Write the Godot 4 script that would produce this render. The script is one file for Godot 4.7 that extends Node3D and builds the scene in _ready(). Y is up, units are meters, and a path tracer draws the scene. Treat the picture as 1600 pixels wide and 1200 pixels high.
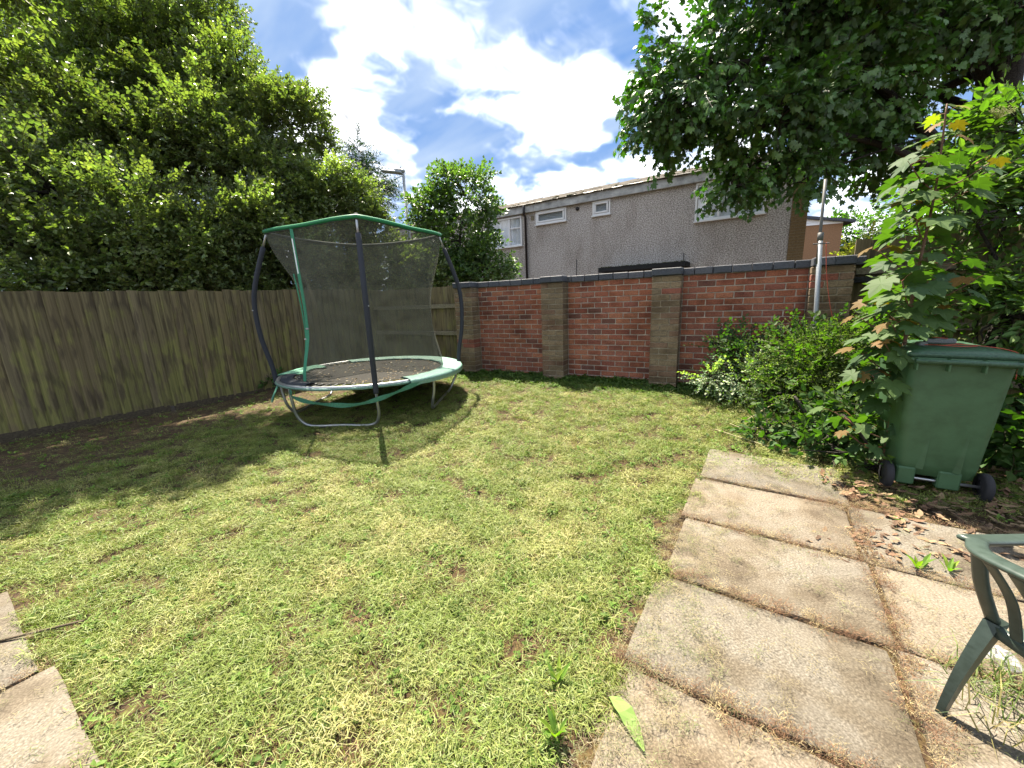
extends Node3D
# A back garden: strimmed lawn, old paving, trampoline, brick wall, house and trees beyond.

var rng := RandomNumberGenerator.new()
var M := {}
var names := {}
const WP := Vector3(0.924, 0.0, -6.274)      # a point of the brick wall's face, on plan
const WR := Vector3(0.8643, 0.0, 0.5030)     # along the brick wall, to the right
const WN := Vector3(-0.5030, 0.0, 0.8643)    # out of the wall into the garden
const FP := Vector3(-6.18, 0.0, -4.72)       # a point of the long fence
const FD := Vector3(0.658, 0.0, -0.753)
const FN := Vector3(0.753, 0.0, 0.658)
const PU := Vector3(0.835, 0.0, 0.550)       # axes of the paving grid
const PV := Vector3(0.550, 0.0, -0.835)

func _ready():
	rng.seed = 4711
	# ---------- camera, sky, sun, exposure
	var cam := Camera3D.new()
	cam.name = "camera"
	add_child(cam)
	var pitch := deg_to_rad(12.05)
	var roll := -0.0392
	var fwd := Vector3(0, -sin(pitch), -cos(pitch))
	var up0 := Vector3(0, cos(pitch), -sin(pitch))
	var right := Vector3.RIGHT * cos(roll) + up0 * sin(roll)
	var up := Vector3.RIGHT * -sin(roll) + up0 * cos(roll)
	cam.transform = Transform3D(Basis(right, up, -fwd), Vector3(0, 1.45, 0))
	cam.fov = 88.87
	cam.near = 0.02
	cam.far = 2000.0
	cam.current = true
	var we := WorldEnvironment.new()
	we.name = "world_environment"
	var env := Environment.new()
	env.background_mode = Environment.BG_SKY
	var sky := Sky.new()
	var sm := PanoramaSkyMaterial.new()
	sm.panorama = sky_picture()
	sm.energy_multiplier = 1.0
	sky.sky_material = sm
	env.sky = sky
	env.tonemap_mode = Environment.TONE_MAPPER_LINEAR
	env.tonemap_exposure = 7.7
	env.sdfgi_enabled = true
	env.ssao_enabled = true
	env.ssil_enabled = true
	we.environment = env
	add_child(we)
	var sun := DirectionalLight3D.new()
	sun.name = "sun"
	add_child(sun)
	var to_sun := Vector3(-0.34, 1.95, -0.94).normalized()
	sun.transform = Transform3D(Basis.looking_at(-to_sun, Vector3.UP), Vector3(0, 20, 0))
	sun.light_energy = 0.95
	sun.light_color = Color(1.0, 0.955, 0.88)
	sun.light_angular_distance = 0.5
	sun.shadow_enabled = true
	make_materials()
	# ---------- setting
	build_ground()
	build_paving()
	build_wall()
	build_fences()
	build_house()
	build_far_house()
	# ---------- trees and large plants
	build_trees()
	build_shrubs()
	# ---------- things
	build_trampoline()
	build_bin()
	build_chair()
	build_pole()
	build_lamp()
	build_lawn()
	build_small()

# =====================================================================  helpers
func rr(a: float, b: float) -> float:
	return rng.randf_range(a, b)

func rv(k: float) -> Vector3:
	return Vector3(rr(-k, k), rr(-k, k), rr(-k, k))

func gh(x: float, z: float) -> float:      # the ground rises gently towards the brick wall
	var s := (Vector3(x, 0, z) - WP).dot(WN)
	return 0.17 * (1.0 - smoothstep(0.3, 3.5, s))

func on_ground(x: float, z: float) -> Vector3:
	return Vector3(x, gh(x, z), z)

func numbered(n: String) -> String:
	if not names.has(n):
		names[n] = 0
		return n
	names[n] += 1
	return "%s_%03d" % [n, names[n]]

func tag(o: Node, label: String, category: String, group := "", kind := ""):
	o.set_meta("label", label)
	if category != "":
		o.set_meta("category", category)
	if group != "":
		o.set_meta("group", group)
	if kind != "":
		o.set_meta("kind", kind)

func thing(n: String, label: String, category: String, xf := Transform3D(), group := "", kind := "") -> Node3D:
	var o := Node3D.new()
	o.name = numbered(n)
	add_child(o)
	o.transform = xf
	tag(o, label, category, group, kind)
	return o

func part(parent: Node, n: String, mesh: Mesh, m: Material, xf := Transform3D()) -> MeshInstance3D:
	var o := MeshInstance3D.new()
	o.name = numbered(n) if parent == self else n
	o.mesh = mesh
	if m:
		o.material_override = m
	o.transform = xf
	parent.add_child(o, true)
	return o

func structure(n: String, mesh: Mesh, m: Material) -> MeshInstance3D:
	var o := part(self, n, mesh, m)
	o.set_meta("kind", "structure")
	return o

func copies(parent: Node, n: String, mesh: Mesh, m: Material, xs: Array, cs: Array) -> MultiMeshInstance3D:
	var mm := MultiMesh.new()
	mm.transform_format = MultiMesh.TRANSFORM_3D
	mm.use_colors = true
	mm.mesh = mesh
	mm.instance_count = xs.size()
	for i in xs.size():
		mm.set_instance_transform(i, xs[i])
		mm.set_instance_color(i, cs[i])
	var o := MultiMeshInstance3D.new()
	o.name = numbered(n) if parent == self else n
	o.multimesh = mm
	o.set_meta("kind", "stuff")
	o.material_override = m
	parent.add_child(o, true)
	return o

func stn(smooth := false) -> SurfaceTool:
	var st := SurfaceTool.new()
	st.begin(Mesh.PRIMITIVE_TRIANGLES)
	st.set_smooth_group(0 if smooth else -1)
	return st

func done(st: SurfaceTool) -> ArrayMesh:
	st.generate_normals()
	return st.commit()

func tri(st: SurfaceTool, a: Vector3, b: Vector3, c: Vector3):   # a, b, c run anticlockwise seen from outside
	st.add_vertex(a)
	st.add_vertex(c)
	st.add_vertex(b)

func quad(st: SurfaceTool, a: Vector3, b: Vector3, c: Vector3, d: Vector3):
	tri(st, a, b, c)
	tri(st, a, c, d)

func quad_uv(st: SurfaceTool, a: Vector3, b: Vector3, c: Vector3, d: Vector3, u0: Vector2, u1: Vector2):
	var v := [a, c, b, a, d, c]
	var t := [u0, u1, Vector2(u1.x, u0.y), u0, Vector2(u0.x, u1.y), u1]
	for i in 6:
		st.set_uv(t[i])
		st.add_vertex(v[i])

func box(st: SurfaceTool, c: Vector3, s: Vector3, b := Basis()):
	var h := s * 0.5
	var p := []
	for i in 8:
		p.append(c + b * Vector3(h.x if i & 1 else -h.x, h.y if i & 2 else -h.y, h.z if i & 4 else -h.z))
	quad(st, p[4], p[5], p[7], p[6])
	quad(st, p[1], p[0], p[2], p[3])
	quad(st, p[5], p[1], p[3], p[7])
	quad(st, p[0], p[4], p[6], p[2])
	quad(st, p[6], p[7], p[3], p[2])
	quad(st, p[0], p[1], p[5], p[4])

func box_between(st: SurfaceTool, a: Vector3, b: Vector3):
	box(st, (a + b) * 0.5, (b - a).abs())

func cbox(st: SurfaceTool, c: Vector3, s: Vector3, r: float, b := Basis(), jit := 0.0):   # chamfered box, 44 triangles
	var h := s * 0.5
	var P := {}
	for i in 8:
		var sg := Vector3(1 if i & 1 else -1, 1 if i & 2 else -1, 1 if i & 4 else -1)
		var j := rv(jit)
		for ax in 3:
			var q := Vector3(sg.x * (h.x - r), sg.y * (h.y - r), sg.z * (h.z - r))
			q[ax] = sg[ax] * h[ax]
			P[i * 3 + ax] = c + b * (q + j)
	for ax in 3:
		var u := (ax + 1) % 3
		var v := (ax + 2) % 3
		for sg in [0, 1]:
			var base: int = sg << ax
			var a0: Vector3 = P[base * 3 + ax]
			var a1: Vector3 = P[(base | (1 << u)) * 3 + ax]
			var a2: Vector3 = P[(base | (1 << u) | (1 << v)) * 3 + ax]
			var a3: Vector3 = P[(base | (1 << v)) * 3 + ax]
			if sg:
				quad(st, a0, a1, a2, a3)
			else:
				quad(st, a0, a3, a2, a1)
		# edges that run along ax
		for su in [0, 1]:
			for sv in [0, 1]:
				var e0: int = (su << u) | (sv << v)
				var e1: int = e0 | (1 << ax)
				var b0: Vector3 = P[e0 * 3 + u]
				var b1: Vector3 = P[e1 * 3 + u]
				var b2: Vector3 = P[e1 * 3 + v]
				var b3: Vector3 = P[e0 * 3 + v]
				if (su + sv) % 2 == 0:
					quad(st, b0, b3, b2, b1)
				else:
					quad(st, b0, b1, b2, b3)
	for i in 8:
		var par := (i & 1) + ((i >> 1) & 1) + ((i >> 2) & 1)
		if par % 2 == 1:
			tri(st, P[i * 3], P[i * 3 + 1], P[i * 3 + 2])
		else:
			tri(st, P[i * 3], P[i * 3 + 2], P[i * 3 + 1])

func tube(st: SurfaceTool, pts: Array, rads, sides := 8, cap := true):
	var rings := []
	var prev := Vector3.ZERO
	for i in pts.size():
		var d: Vector3
		if i == 0:
			d = pts[1] - pts[0]
		elif i == pts.size() - 1:
			d = pts[i] - pts[i - 1]
		else:
			d = (pts[i + 1] - pts[i]).normalized() + (pts[i] - pts[i - 1]).normalized()
		d = d.normalized()
		var n: Vector3
		if prev == Vector3.ZERO:
			n = d.cross(Vector3.UP if absf(d.y) < 0.9 else Vector3.RIGHT).normalized()
		else:
			n = (prev - d * prev.dot(d)).normalized()
		prev = n
		var b := d.cross(n)
		var r: float = rads[i] if rads is Array else rads
		var ring := []
		for k in sides:
			var a := TAU * k / sides
			ring.append(pts[i] + (n * cos(a) + b * sin(a)) * r)
		rings.append(ring)
	for i in pts.size() - 1:
		for k in sides:
			var k2 := (k + 1) % sides
			quad(st, rings[i][k], rings[i][k2], rings[i + 1][k2], rings[i + 1][k])
	if cap:
		for e in [0, pts.size() - 1]:
			for k in sides:
				if e == 0:
					tri(st, pts[0], rings[0][(k + 1) % sides], rings[0][k])
				else:
					tri(st, pts[e], rings[e][k], rings[e][(k + 1) % sides])

func tube_mesh(pts: Array, rads, sides := 8) -> ArrayMesh:
	var st := stn(true)
	tube(st, pts, rads, sides)
	return done(st)

func box_mesh(c: Vector3, s: Vector3, r := 0.0, b := Basis()) -> ArrayMesh:
	var st := stn()
	if r > 0.0:
		cbox(st, c, s, r, b)
	else:
		box(st, c, s, b)
	return done(st)

func curve(ctrl: Array, n: int) -> Array:      # Catmull-Rom through the points
	var out := []
	for i in ctrl.size() - 1:
		var p0: Vector3 = ctrl[maxi(i - 1, 0)]
		var p1: Vector3 = ctrl[i]
		var p2: Vector3 = ctrl[i + 1]
		var p3: Vector3 = ctrl[mini(i + 2, ctrl.size() - 1)]
		for k in n:
			out.append(p1.cubic_interpolate(p2, p0, p3, float(k) / n))
	out.append(ctrl[-1])
	return out

func strip_mesh(mid: Array, across: Array, thick := 0.003) -> ArrayMesh:     # a band of cloth: centre line and half-width vectors
	var st := stn(true)
	for i in mid.size() - 1:
		var a: Vector3 = mid[i] - across[i]
		var b: Vector3 = mid[i] + across[i]
		var c: Vector3 = mid[i + 1] + across[i + 1]
		var d: Vector3 = mid[i + 1] - across[i + 1]
		var n := (b - a).cross(d - a).normalized() * thick
		quad(st, a + n, b + n, c + n, d + n)
		quad(st, a - n, d - n, c - n, b - n)
	return done(st)

# =====================================================================  materials
func lin(r: float, g: float, b: float, a := 1.0) -> Color:
	var c := Color(r, g, b, 1).linear_to_srgb()
	c.a = a
	return c

func noise_tex(freq: float, octaves: int, stops: Array, size := 512, kind := FastNoiseLite.TYPE_SIMPLEX_SMOOTH, sd := 1) -> NoiseTexture2D:
	var f := FastNoiseLite.new()
	f.seed = sd
	f.noise_type = kind
	f.frequency = freq
	f.fractal_octaves = octaves
	f.fractal_gain = 0.6
	if kind == FastNoiseLite.TYPE_CELLULAR:
		f.cellular_return_type = FastNoiseLite.RETURN_CELL_VALUE
	var g := Gradient.new()
	var off := PackedFloat32Array()
	var col := PackedColorArray()
	for s in stops:
		off.append(s[0])
		col.append(s[1])
	g.offsets = off
	g.colors = col
	var t := NoiseTexture2D.new()
	t.width = size
	t.height = size
	t.seamless = true
	t.noise = f
	t.color_ramp = g
	return t

func grey(v: float) -> Color:
	return Color(v, v, v)

func mat(c: Color, rough := 0.8, tex: Texture2D = null, scale := 1.0, bump: Texture2D = null, depth := 0.0, world := true) -> StandardMaterial3D:
	var m := StandardMaterial3D.new()
	m.albedo_color = c
	m.roughness = rough
	m.metallic_specular = 0.4
	if tex:
		m.albedo_texture = tex
	if bump:
		m.heightmap_enabled = true
		m.heightmap_texture = bump
		m.heightmap_scale = depth
	if tex or bump:
		m.uv1_triplanar = true
		m.uv1_world_triplanar = world
		m.uv1_scale = Vector3.ONE * scale
	m.cull_mode = BaseMaterial3D.CULL_DISABLED
	return m

func leaf_mat(rough := 0.4, back := Color(0.85, 1.0, 0.35), spec := 0.5) -> StandardMaterial3D:
	var m := StandardMaterial3D.new()
	m.vertex_color_use_as_albedo = true
	m.roughness = rough
	m.metallic_specular = spec
	m.backlight_enabled = true
	m.backlight = back
	m.cull_mode = BaseMaterial3D.CULL_DISABLED
	return m

func wood_picture(sd: int, algae: float) -> ImageTexture:
	# weathered softwood, grain running up the picture; green algae in patches with ragged outlines, commoner low down
	var w := 192
	var h := 768
	var g := FastNoiseLite.new()
	g.seed = sd
	g.frequency = 0.05
	g.fractal_octaves = 4
	var p := FastNoiseLite.new()
	p.seed = sd + 7
	p.frequency = 0.012
	p.fractal_octaves = 5
	var im := Image.create(w, h, false, Image.FORMAT_RGB8)
	for y in h:
		for x in w:
			var k := g.get_noise_2d(x * 0.8, y * 0.02) * 0.5 + 0.5
			var fine := g.get_noise_2d(x * 3.4 + 300.0, y * 0.07)
			var v := 0.86 + 0.34 * (k - 0.5) + fine * 0.10
			var c := Color(0.47, 0.43, 0.325) * v
			var pa := p.get_noise_2d(x * 0.5, y * 0.4)
			var low := float(y) / h
			var t := clampf((pa * 1.1 + (low - 0.55) * 0.75 + algae) * 2.2 + 0.15, 0.0, 1.0)
			c = c.lerp(Color(0.52, 0.52, 0.30) * (0.86 + 0.3 * (k - 0.4) + fine * 0.08), t * 0.62)
			var dk := clampf((p.get_noise_2d(x * 0.8 + 900.0, y * 0.3) - 0.10) * 3.0, 0.0, 1.0)
			c = c.lerp(Color(0.25, 0.22, 0.185), dk * 0.55)
			im.set_pixel(x, y, Color(clampf(c.r, 0, 1), clampf(c.g, 0, 1), clampf(c.b, 0, 1)))
	return ImageTexture.create_from_image(im)

func make_materials():
	var fine := noise_tex(0.04, 5, [[0.0, grey(0.45)], [0.5, grey(0.8)], [1.0, grey(1.0)]], 512, FastNoiseLite.TYPE_SIMPLEX_SMOOTH, 3)
	var coarse := noise_tex(0.008, 5, [[0.0, grey(0.5)], [0.45, grey(0.78)], [1.0, grey(1.0)]], 512, FastNoiseLite.TYPE_SIMPLEX_SMOOTH, 5)
	var bumpy := noise_tex(0.06, 4, [[0.0, grey(0.0)], [1.0, grey(1.0)]], 512, FastNoiseLite.TYPE_SIMPLEX_SMOOTH, 9)
	M.fine = fine
	M.bumpy = bumpy
	var soil := noise_tex(0.02, 6, [[0.0, Color(0.20, 0.15, 0.10)], [0.4, Color(0.33, 0.26, 0.18)], [0.62, Color(0.42, 0.37, 0.22)], [1.0, Color(0.52, 0.47, 0.30)]], 1024, FastNoiseLite.TYPE_SIMPLEX_SMOOTH, 12)
	M.soil = mat(Color(0.66, 0.62, 0.60), 0.95, soil, 0.8, bumpy, 1.2)
	var conc := noise_tex(0.09, 5, [[0.0, Color(0.29, 0.265, 0.23)], [0.34, Color(0.40, 0.375, 0.335)], [0.5, Color(0.445, 0.42, 0.38)], [0.66, Color(0.50, 0.475, 0.435)], [1.0, Color(0.63, 0.61, 0.575)]], 1024, FastNoiseLite.TYPE_SIMPLEX_SMOOTH, 21)
	var stain := noise_tex(0.006, 5, [[0.0, Color(0.58, 0.52, 0.44)], [0.34, Color(0.88, 0.85, 0.80)], [0.55, Color(1, 1, 1)], [1.0, Color(1, 1, 1)]], 512, FastNoiseLite.TYPE_SIMPLEX_SMOOTH, 23)
	var grit := noise_tex(0.11, 3, [[0.0, grey(0.0)], [0.45, grey(0.6)], [1.0, grey(1.0)]], 512, FastNoiseLite.TYPE_SIMPLEX, 22)
	M.slab = []
	for k in 3:
		var m := mat([Color(0.89, 0.885, 0.87), Color(0.85, 0.85, 0.84), Color(0.90, 0.88, 0.85)][k], 0.92, conc, 0.9, grit, 0.35)
		m.uv1_offset = Vector3(k * 0.37, k * 0.21, k * 0.53)
		m.detail_enabled = true
		m.detail_blend_mode = BaseMaterial3D.BLEND_MODE_MUL
		m.detail_albedo = stain
		m.detail_uv_layer = BaseMaterial3D.DETAIL_UV_2
		m.uv2_triplanar = true
		m.uv2_world_triplanar = true
		m.uv2_scale = Vector3.ONE * 0.5
		M.slab.append(m)
	M.brick = []
	for c in [[0.30, 0.105, 0.062], [0.34, 0.125, 0.07], [0.25, 0.085, 0.055], [0.37, 0.15, 0.085], [0.27, 0.10, 0.068], [0.17, 0.075, 0.055], [0.31, 0.12, 0.078], [0.40, 0.165, 0.095]]:
		M.brick.append(mat(lin(c[0] * 1.28, c[1] * 1.25, c[2] * 1.2), 0.9, fine, 2.3, bumpy, 0.25))
	var soot := noise_tex(0.006, 5, [[0.0, Color(0.55, 0.50, 0.46)], [0.42, Color(0.88, 0.86, 0.84)], [0.6, Color(1, 1, 1)], [1.0, Color(1, 1, 1)]], 512, FastNoiseLite.TYPE_SIMPLEX_SMOOTH, 25)
	M.pier = []
	for c in [[0.25, 0.19, 0.115], [0.22, 0.17, 0.105], [0.28, 0.21, 0.13], [0.24, 0.155, 0.10]]:
		M.pier.append(mat(lin(c[0] * 1.15, c[1] * 1.12, c[2] * 1.1), 0.92, fine, 2.1, bumpy, 0.3))
	for m in M.brick + M.pier:
		m.detail_enabled = true
		m.detail_blend_mode = BaseMaterial3D.BLEND_MODE_MUL
		m.detail_albedo = soot
		m.detail_uv_layer = BaseMaterial3D.DETAIL_UV_2
		m.uv2_triplanar = true
		m.uv2_world_triplanar = true
		m.uv2_scale = Vector3.ONE * 0.6
	M.mortar = mat(lin(0.50, 0.44, 0.36), 0.95, coarse, 2.0, bumpy, 0.3)
	M.pier_mortar = mat(lin(0.40, 0.345, 0.25), 0.95, coarse, 2.4, bumpy, 0.3)
	M.coping = []
	for c in [[0.105, 0.115, 0.14], [0.085, 0.095, 0.115], [0.13, 0.135, 0.155]]:
		M.coping.append(mat(lin(c[0] * 0.85, c[1] * 0.85, c[2] * 0.85), 0.62, fine, 2.0, bumpy, 0.15))
	M.board = []
	for k in 5:
		var m := StandardMaterial3D.new()
		m.albedo_texture = wood_picture(31 + k * 5, [-0.05, 0.02, -0.1, 0.05, 0.0][k])
		m.albedo_color = [Color(1, 1, 1), Color(0.95, 0.94, 0.92), Color(1.0, 0.99, 0.95), Color(0.92, 0.92, 0.90), Color(0.97, 0.98, 0.93)][k]
		m.roughness = 0.9
		m.metallic_specular = 0.3
		m.cull_mode = BaseMaterial3D.CULL_DISABLED
		M.board.append(m)
	M.rail = mat(lin(0.27, 0.235, 0.155), 0.9, fine, 1.6)
	M.gravel_board = mat(lin(0.085, 0.068, 0.042), 0.95, fine, 1.6)
	M.dash = mat(Color(0.93, 0.945, 0.945), 0.95, noise_tex(0.055, 3, [[0.0, Color(0.36, 0.335, 0.325)], [0.34, Color(0.58, 0.55, 0.54)], [0.55, Color(0.78, 0.745, 0.73)], [0.75, Color(0.93, 0.90, 0.885)], [1.0, Color(1.0, 0.985, 0.97)]], 1024, FastNoiseLite.TYPE_SIMPLEX, 41), 0.42, noise_tex(0.16, 2, [[0.0, grey(0)], [1.0, grey(1)]], 512, FastNoiseLite.TYPE_SIMPLEX, 42), 1.5)
	M.dash.detail_enabled = true
	M.dash.detail_blend_mode = BaseMaterial3D.BLEND_MODE_MUL
	M.dash.detail_albedo = noise_tex(0.005, 4, [[0.0, Color(0.78, 0.76, 0.73)], [0.4, Color(0.95, 0.945, 0.935)], [1.0, Color(1, 1, 1)]], 512, FastNoiseLite.TYPE_SIMPLEX_SMOOTH, 44)
	M.dash.detail_uv_layer = BaseMaterial3D.DETAIL_UV_2
	M.dash.uv2_triplanar = true
	M.dash.uv2_world_triplanar = true
	M.dash.uv2_scale = Vector3(0.35, 0.10, 0.35)
	M.upvc = mat(lin(0.68, 0.69, 0.70), 0.35)
	M.fascia = mat(lin(0.52, 0.53, 0.52), 0.55, coarse, 0.8)
	M.rooftile = mat(lin(0.095, 0.078, 0.056), 0.95, fine, 1.0, bumpy, 0.6)
	M.rooftile2 = mat(lin(0.07, 0.06, 0.045), 0.95, fine, 1.0, bumpy, 0.6)
	M.black_pvc = mat(lin(0.018, 0.016, 0.018), 0.4)
	M.felt = mat(lin(0.03, 0.032, 0.034), 0.9, fine, 1.2, bumpy, 0.4)
	M.moss = mat(lin(0.09, 0.10, 0.03), 0.95, fine, 4.0, bumpy, 1.0)
	M.glass = StandardMaterial3D.new()
	M.glass.albedo_color = Color(0.85, 0.9, 0.92, 0.10)
	M.glass.transparency = BaseMaterial3D.TRANSPARENCY_ALPHA
	M.glass.roughness = 0.03
	M.curtain = mat(lin(0.62, 0.65, 0.70), 0.9)
	M.curtain.backlight_enabled = true
	M.curtain.backlight = Color(0.5, 0.5, 0.5)
	M.obscure = mat(lin(0.30, 0.33, 0.38), 0.5, fine, 3.0)
	M.dark_room = mat(lin(0.10, 0.10, 0.11), 0.9)
	M.house_brick = mat(lin(0.30, 0.205, 0.10), 0.92, fine, 1.5, bumpy, 0.4)
	M.far_brick = mat(lin(0.42, 0.24, 0.13), 0.92, fine, 1.2)
	M.clad = mat(lin(0.80, 0.82, 0.85), 0.5)
	M.slate = mat(lin(0.10, 0.11, 0.135), 0.8, fine, 1.0)
	M.steel = mat(lin(0.34, 0.35, 0.35), 0.38)
	M.steel.metallic = 0.85
	M.galv = mat(lin(0.44, 0.47, 0.50), 0.5, fine, 6.0)
	M.galv.metallic = 0.55
	M.old_metal = mat(lin(0.20, 0.20, 0.19), 0.6, fine, 6.0)
	M.old_metal.metallic = 0.5
	M.lamp_grey = mat(lin(0.32, 0.35, 0.38), 0.5)
	M.foam = mat(lin(0.022, 0.025, 0.032), 0.75)
	M.green_sleeve = mat(lin(0.025, 0.26, 0.10), 0.5, fine, 4.0)
	M.green_strap = mat(lin(0.06, 0.34, 0.19), 0.6, fine, 5.0)
	M.pad = mat(lin(0.30, 0.52, 0.42), 0.42, fine, 3.0, bumpy, 0.6)
	M.pad_worn = mat(lin(0.10, 0.32, 0.21), 0.5, fine, 3.0, bumpy, 0.6)
	M.mat_black = mat(lin(0.055, 0.05, 0.042), 0.9, fine, 4.0)
	M.net = mat(lin(0.105, 0.11, 0.075), 0.95, coarse, 1.1)
	M.net.transparency = BaseMaterial3D.TRANSPARENCY_ALPHA
	M.net.albedo_color = lin(0.125, 0.128, 0.088, 0.46)
	M.net_edge = mat(lin(0.05, 0.055, 0.045), 0.9)
	M.bin = mat(lin(0.052, 0.112, 0.052), 0.5, noise_tex(0.01, 5, [[0.0, Color(0.78, 0.78, 0.74)], [0.5, Color(0.93, 0.93, 0.91)], [1.0, Color(1, 1, 1)]], 512, FastNoiseLite.TYPE_SIMPLEX_SMOOTH, 51), 1.3, bumpy, 0.05)
	M.bin_lid = mat(lin(0.055, 0.125, 0.070), 0.4, fine, 3.0)
	M.rubber = mat(lin(0.02, 0.02, 0.022), 0.8)
	M.chair = mat(lin(0.044, 0.062, 0.053), 0.36, noise_tex(0.012, 5, [[0.0, Color(0.72, 0.74, 0.72)], [0.5, Color(0.92, 0.93, 0.92)], [1.0, Color(1, 1, 1)]], 512, FastNoiseLite.TYPE_SIMPLEX_SMOOTH, 61), 4.0)
	M.red_cord = mat(lin(0.34, 0.065, 0.04), 0.7)
	M.grey_plastic = mat(lin(0.22, 0.24, 0.23), 0.6, fine, 6.0)
	M.white_plastic = mat(lin(0.75, 0.76, 0.78), 0.45)
	M.bag_film = mat(lin(0.4, 0.42, 0.44, 0.35), 0.5)
	M.bag_film.transparency = BaseMaterial3D.TRANSPARENCY_ALPHA
	M.dark_plastic = mat(lin(0.02, 0.022, 0.024), 0.45)
	M.bark = mat(lin(0.055, 0.046, 0.036), 0.95, noise_tex(0.03, 5, [[0.0, grey(0.35)], [0.5, grey(0.75)], [1.0, grey(1.0)]], 512, FastNoiseLite.TYPE_SIMPLEX, 71), 1.6, bumpy, 2.0)
	M.twig = mat(lin(0.13, 0.10, 0.06), 0.9, fine, 5.0)
	M.red_stem = mat(lin(0.20, 0.115, 0.07), 0.8, fine, 5.0)
	M.straw = mat(lin(0.45, 0.40, 0.22), 0.8, fine, 5.0)
	M.leaf = leaf_mat(0.33, Color(0.92, 1.0, 0.58))
	M.leaf_soft = leaf_mat(0.62, Color(0.85, 1.0, 0.35), 0.35)
	M.leaf_dark = leaf_mat(0.42, Color(0.6, 0.8, 0.2))
	M.grass = leaf_mat(0.5, Color(0.75, 0.85, 0.3), 0.4)
	M.litter = leaf_mat(0.8, Color(0.3, 0.3, 0.2), 0.3)

# =====================================================================  sky
func gauss(az: float, el: float, l: Array) -> float:
	var s := 0.0
	for g in l:
		var a: float = (az - g[0]) / g[2]
		var e: float = (el - g[1]) / g[3]
		var q := a * a + e * e
		if q < 9.0:
			s += g[4] * exp(-q)
	return s

func sky_picture() -> ImageTexture:
	var w := 2560
	var h := 1280
	var f := FastNoiseLite.new()
	f.seed = 8
	f.noise_type = FastNoiseLite.TYPE_SIMPLEX_SMOOTH
	f.frequency = 1.0
	f.fractal_octaves = 7
	f.fractal_gain = 0.58
	var f2 := FastNoiseLite.new()
	f2.seed = 19
	f2.noise_type = FastNoiseLite.TYPE_SIMPLEX_SMOOTH
	f2.frequency = 1.0
	f2.fractal_octaves = 4
	# where cumulus stands and where blue gaps open: azimuth, elevation, their spreads, strength
	var cloud := [[14.0, 26.5, 9.0, 4.5, 0.75], [21.0, 29.5, 6.0, 5.0, 0.5], [8.0, 20.8, 4.0, 2.6, 0.55], [16.0, 19.5, 5.0, 3.0, 0.5], [5.5, 16.5, 3.6, 2.6, 0.55], [3.0, 13.0, 5.0, 2.2, 0.5],
		[-15.5, 13.2, 3.6, 2.4, 0.6], [-8.0, 12.5, 3.5, 1.8, 0.5], [-1.0, 31.0, 7.0, 2.4, 0.35], [38.0, 8.0, 9.0, 4.0, 0.6], [34.0, 24.0, 9.0, 6.0, 0.4], [48.0, 30.0, 12.0, 6.0, 0.3], [-24.0, 30.0, 7.0, 1.6, 0.25],
		[-6.5, 22.5, 6.0, 4.0, -0.75], [-13.0, 18.0, 9.0, 3.0, -0.4], [14.5, 14.0, 4.0, 2.0, -0.8], [-1.0, 25.0, 3.0, 3.0, -0.5], [-20.0, 23.0, 8.0, 5.0, -0.9], [-11.0, 27.0, 6.0, 2.6, -0.5]]
	var data := PackedFloat32Array()
	data.resize(w * h * 4)
	for y in h:
		var el := 90.0 - 180.0 * (y + 0.5) / h
		var e := deg_to_rad(el)
		if el < -0.5:
			for x in w:
				var k := (y * w + x) * 4
				data[k] = 0.10
				data[k + 1] = 0.10
				data[k + 2] = 0.08
				data[k + 3] = 1.0
			continue
		var hor := pow(1.0 - clampf(sin(e), 0.0, 1.0), 3.0)
		for x in w:
			var az := 360.0 * (x + 0.5) / w - 180.0
			var a := deg_to_rad(az)
			var d := Vector3(sin(a) * cos(e), sin(e), -cos(a) * cos(e))
			var q := Vector2(d.x, d.z) / (d.y + 0.22) * 1.5
			var wp := f2.get_noise_2d(q.x * 1.4 + 5.0, q.y * 1.4)
			var n := f.get_noise_2d(q.x + wp * 0.22, q.y - wp * 0.18) * 1.1
			var bias := gauss(az, el, cloud)
			var den := pow(smoothstep(-0.20, 0.46, n + bias * 0.75 + 0.03), 1.25)
			# thin high veil, drawn out along one direction
			var v := f2.get_noise_2d(q.x * 0.5 + q.y * 0.35 + 40.0, q.y * 1.5 - q.x * 1.2)
			var v2 := f.get_noise_2d(q.x * 0.9 - 70.0, q.y * 2.2 - q.x * 1.5)
			var veil := clampf(0.52 + v * 0.55 + v2 * 0.55 + minf(bias, 0.0) * 0.45, 0.04, 1.0) * 0.80
			# light and dark inside the cumulus: thick middles and bases grey, rims bright
			var inner := f.get_noise_2d(q.x * 1.3 + 17.0, q.y * 1.3 + 3.0)
			var thick := smoothstep(0.25, 0.75, n + bias * 0.62)
			var lum := clampf(0.37 - 0.34 * thick * smoothstep(-0.18, 0.22, inner) + 0.20 * inner + 0.16 * smoothstep(0.2, 0.9, bias), 0.095, 0.55)
			var blue := Vector3(0.0145, 0.0415, 0.106).lerp(Vector3(0.042, 0.074, 0.128), hor)
			var c := blue.lerp(Vector3(0.086, 0.107, 0.137), veil)
			c = c.lerp(Vector3(lum * 0.965, lum * 0.985, lum * 1.03), den)
			var k2 := (y * w + x) * 4
			data[k2] = c.x
			data[k2 + 1] = c.y
			data[k2 + 2] = c.z
			data[k2 + 3] = 1.0
	var im := Image.create_from_data(w, h, false, Image.FORMAT_RGBAF, data.to_byte_array())
	return ImageTexture.create_from_image(im)

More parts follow.
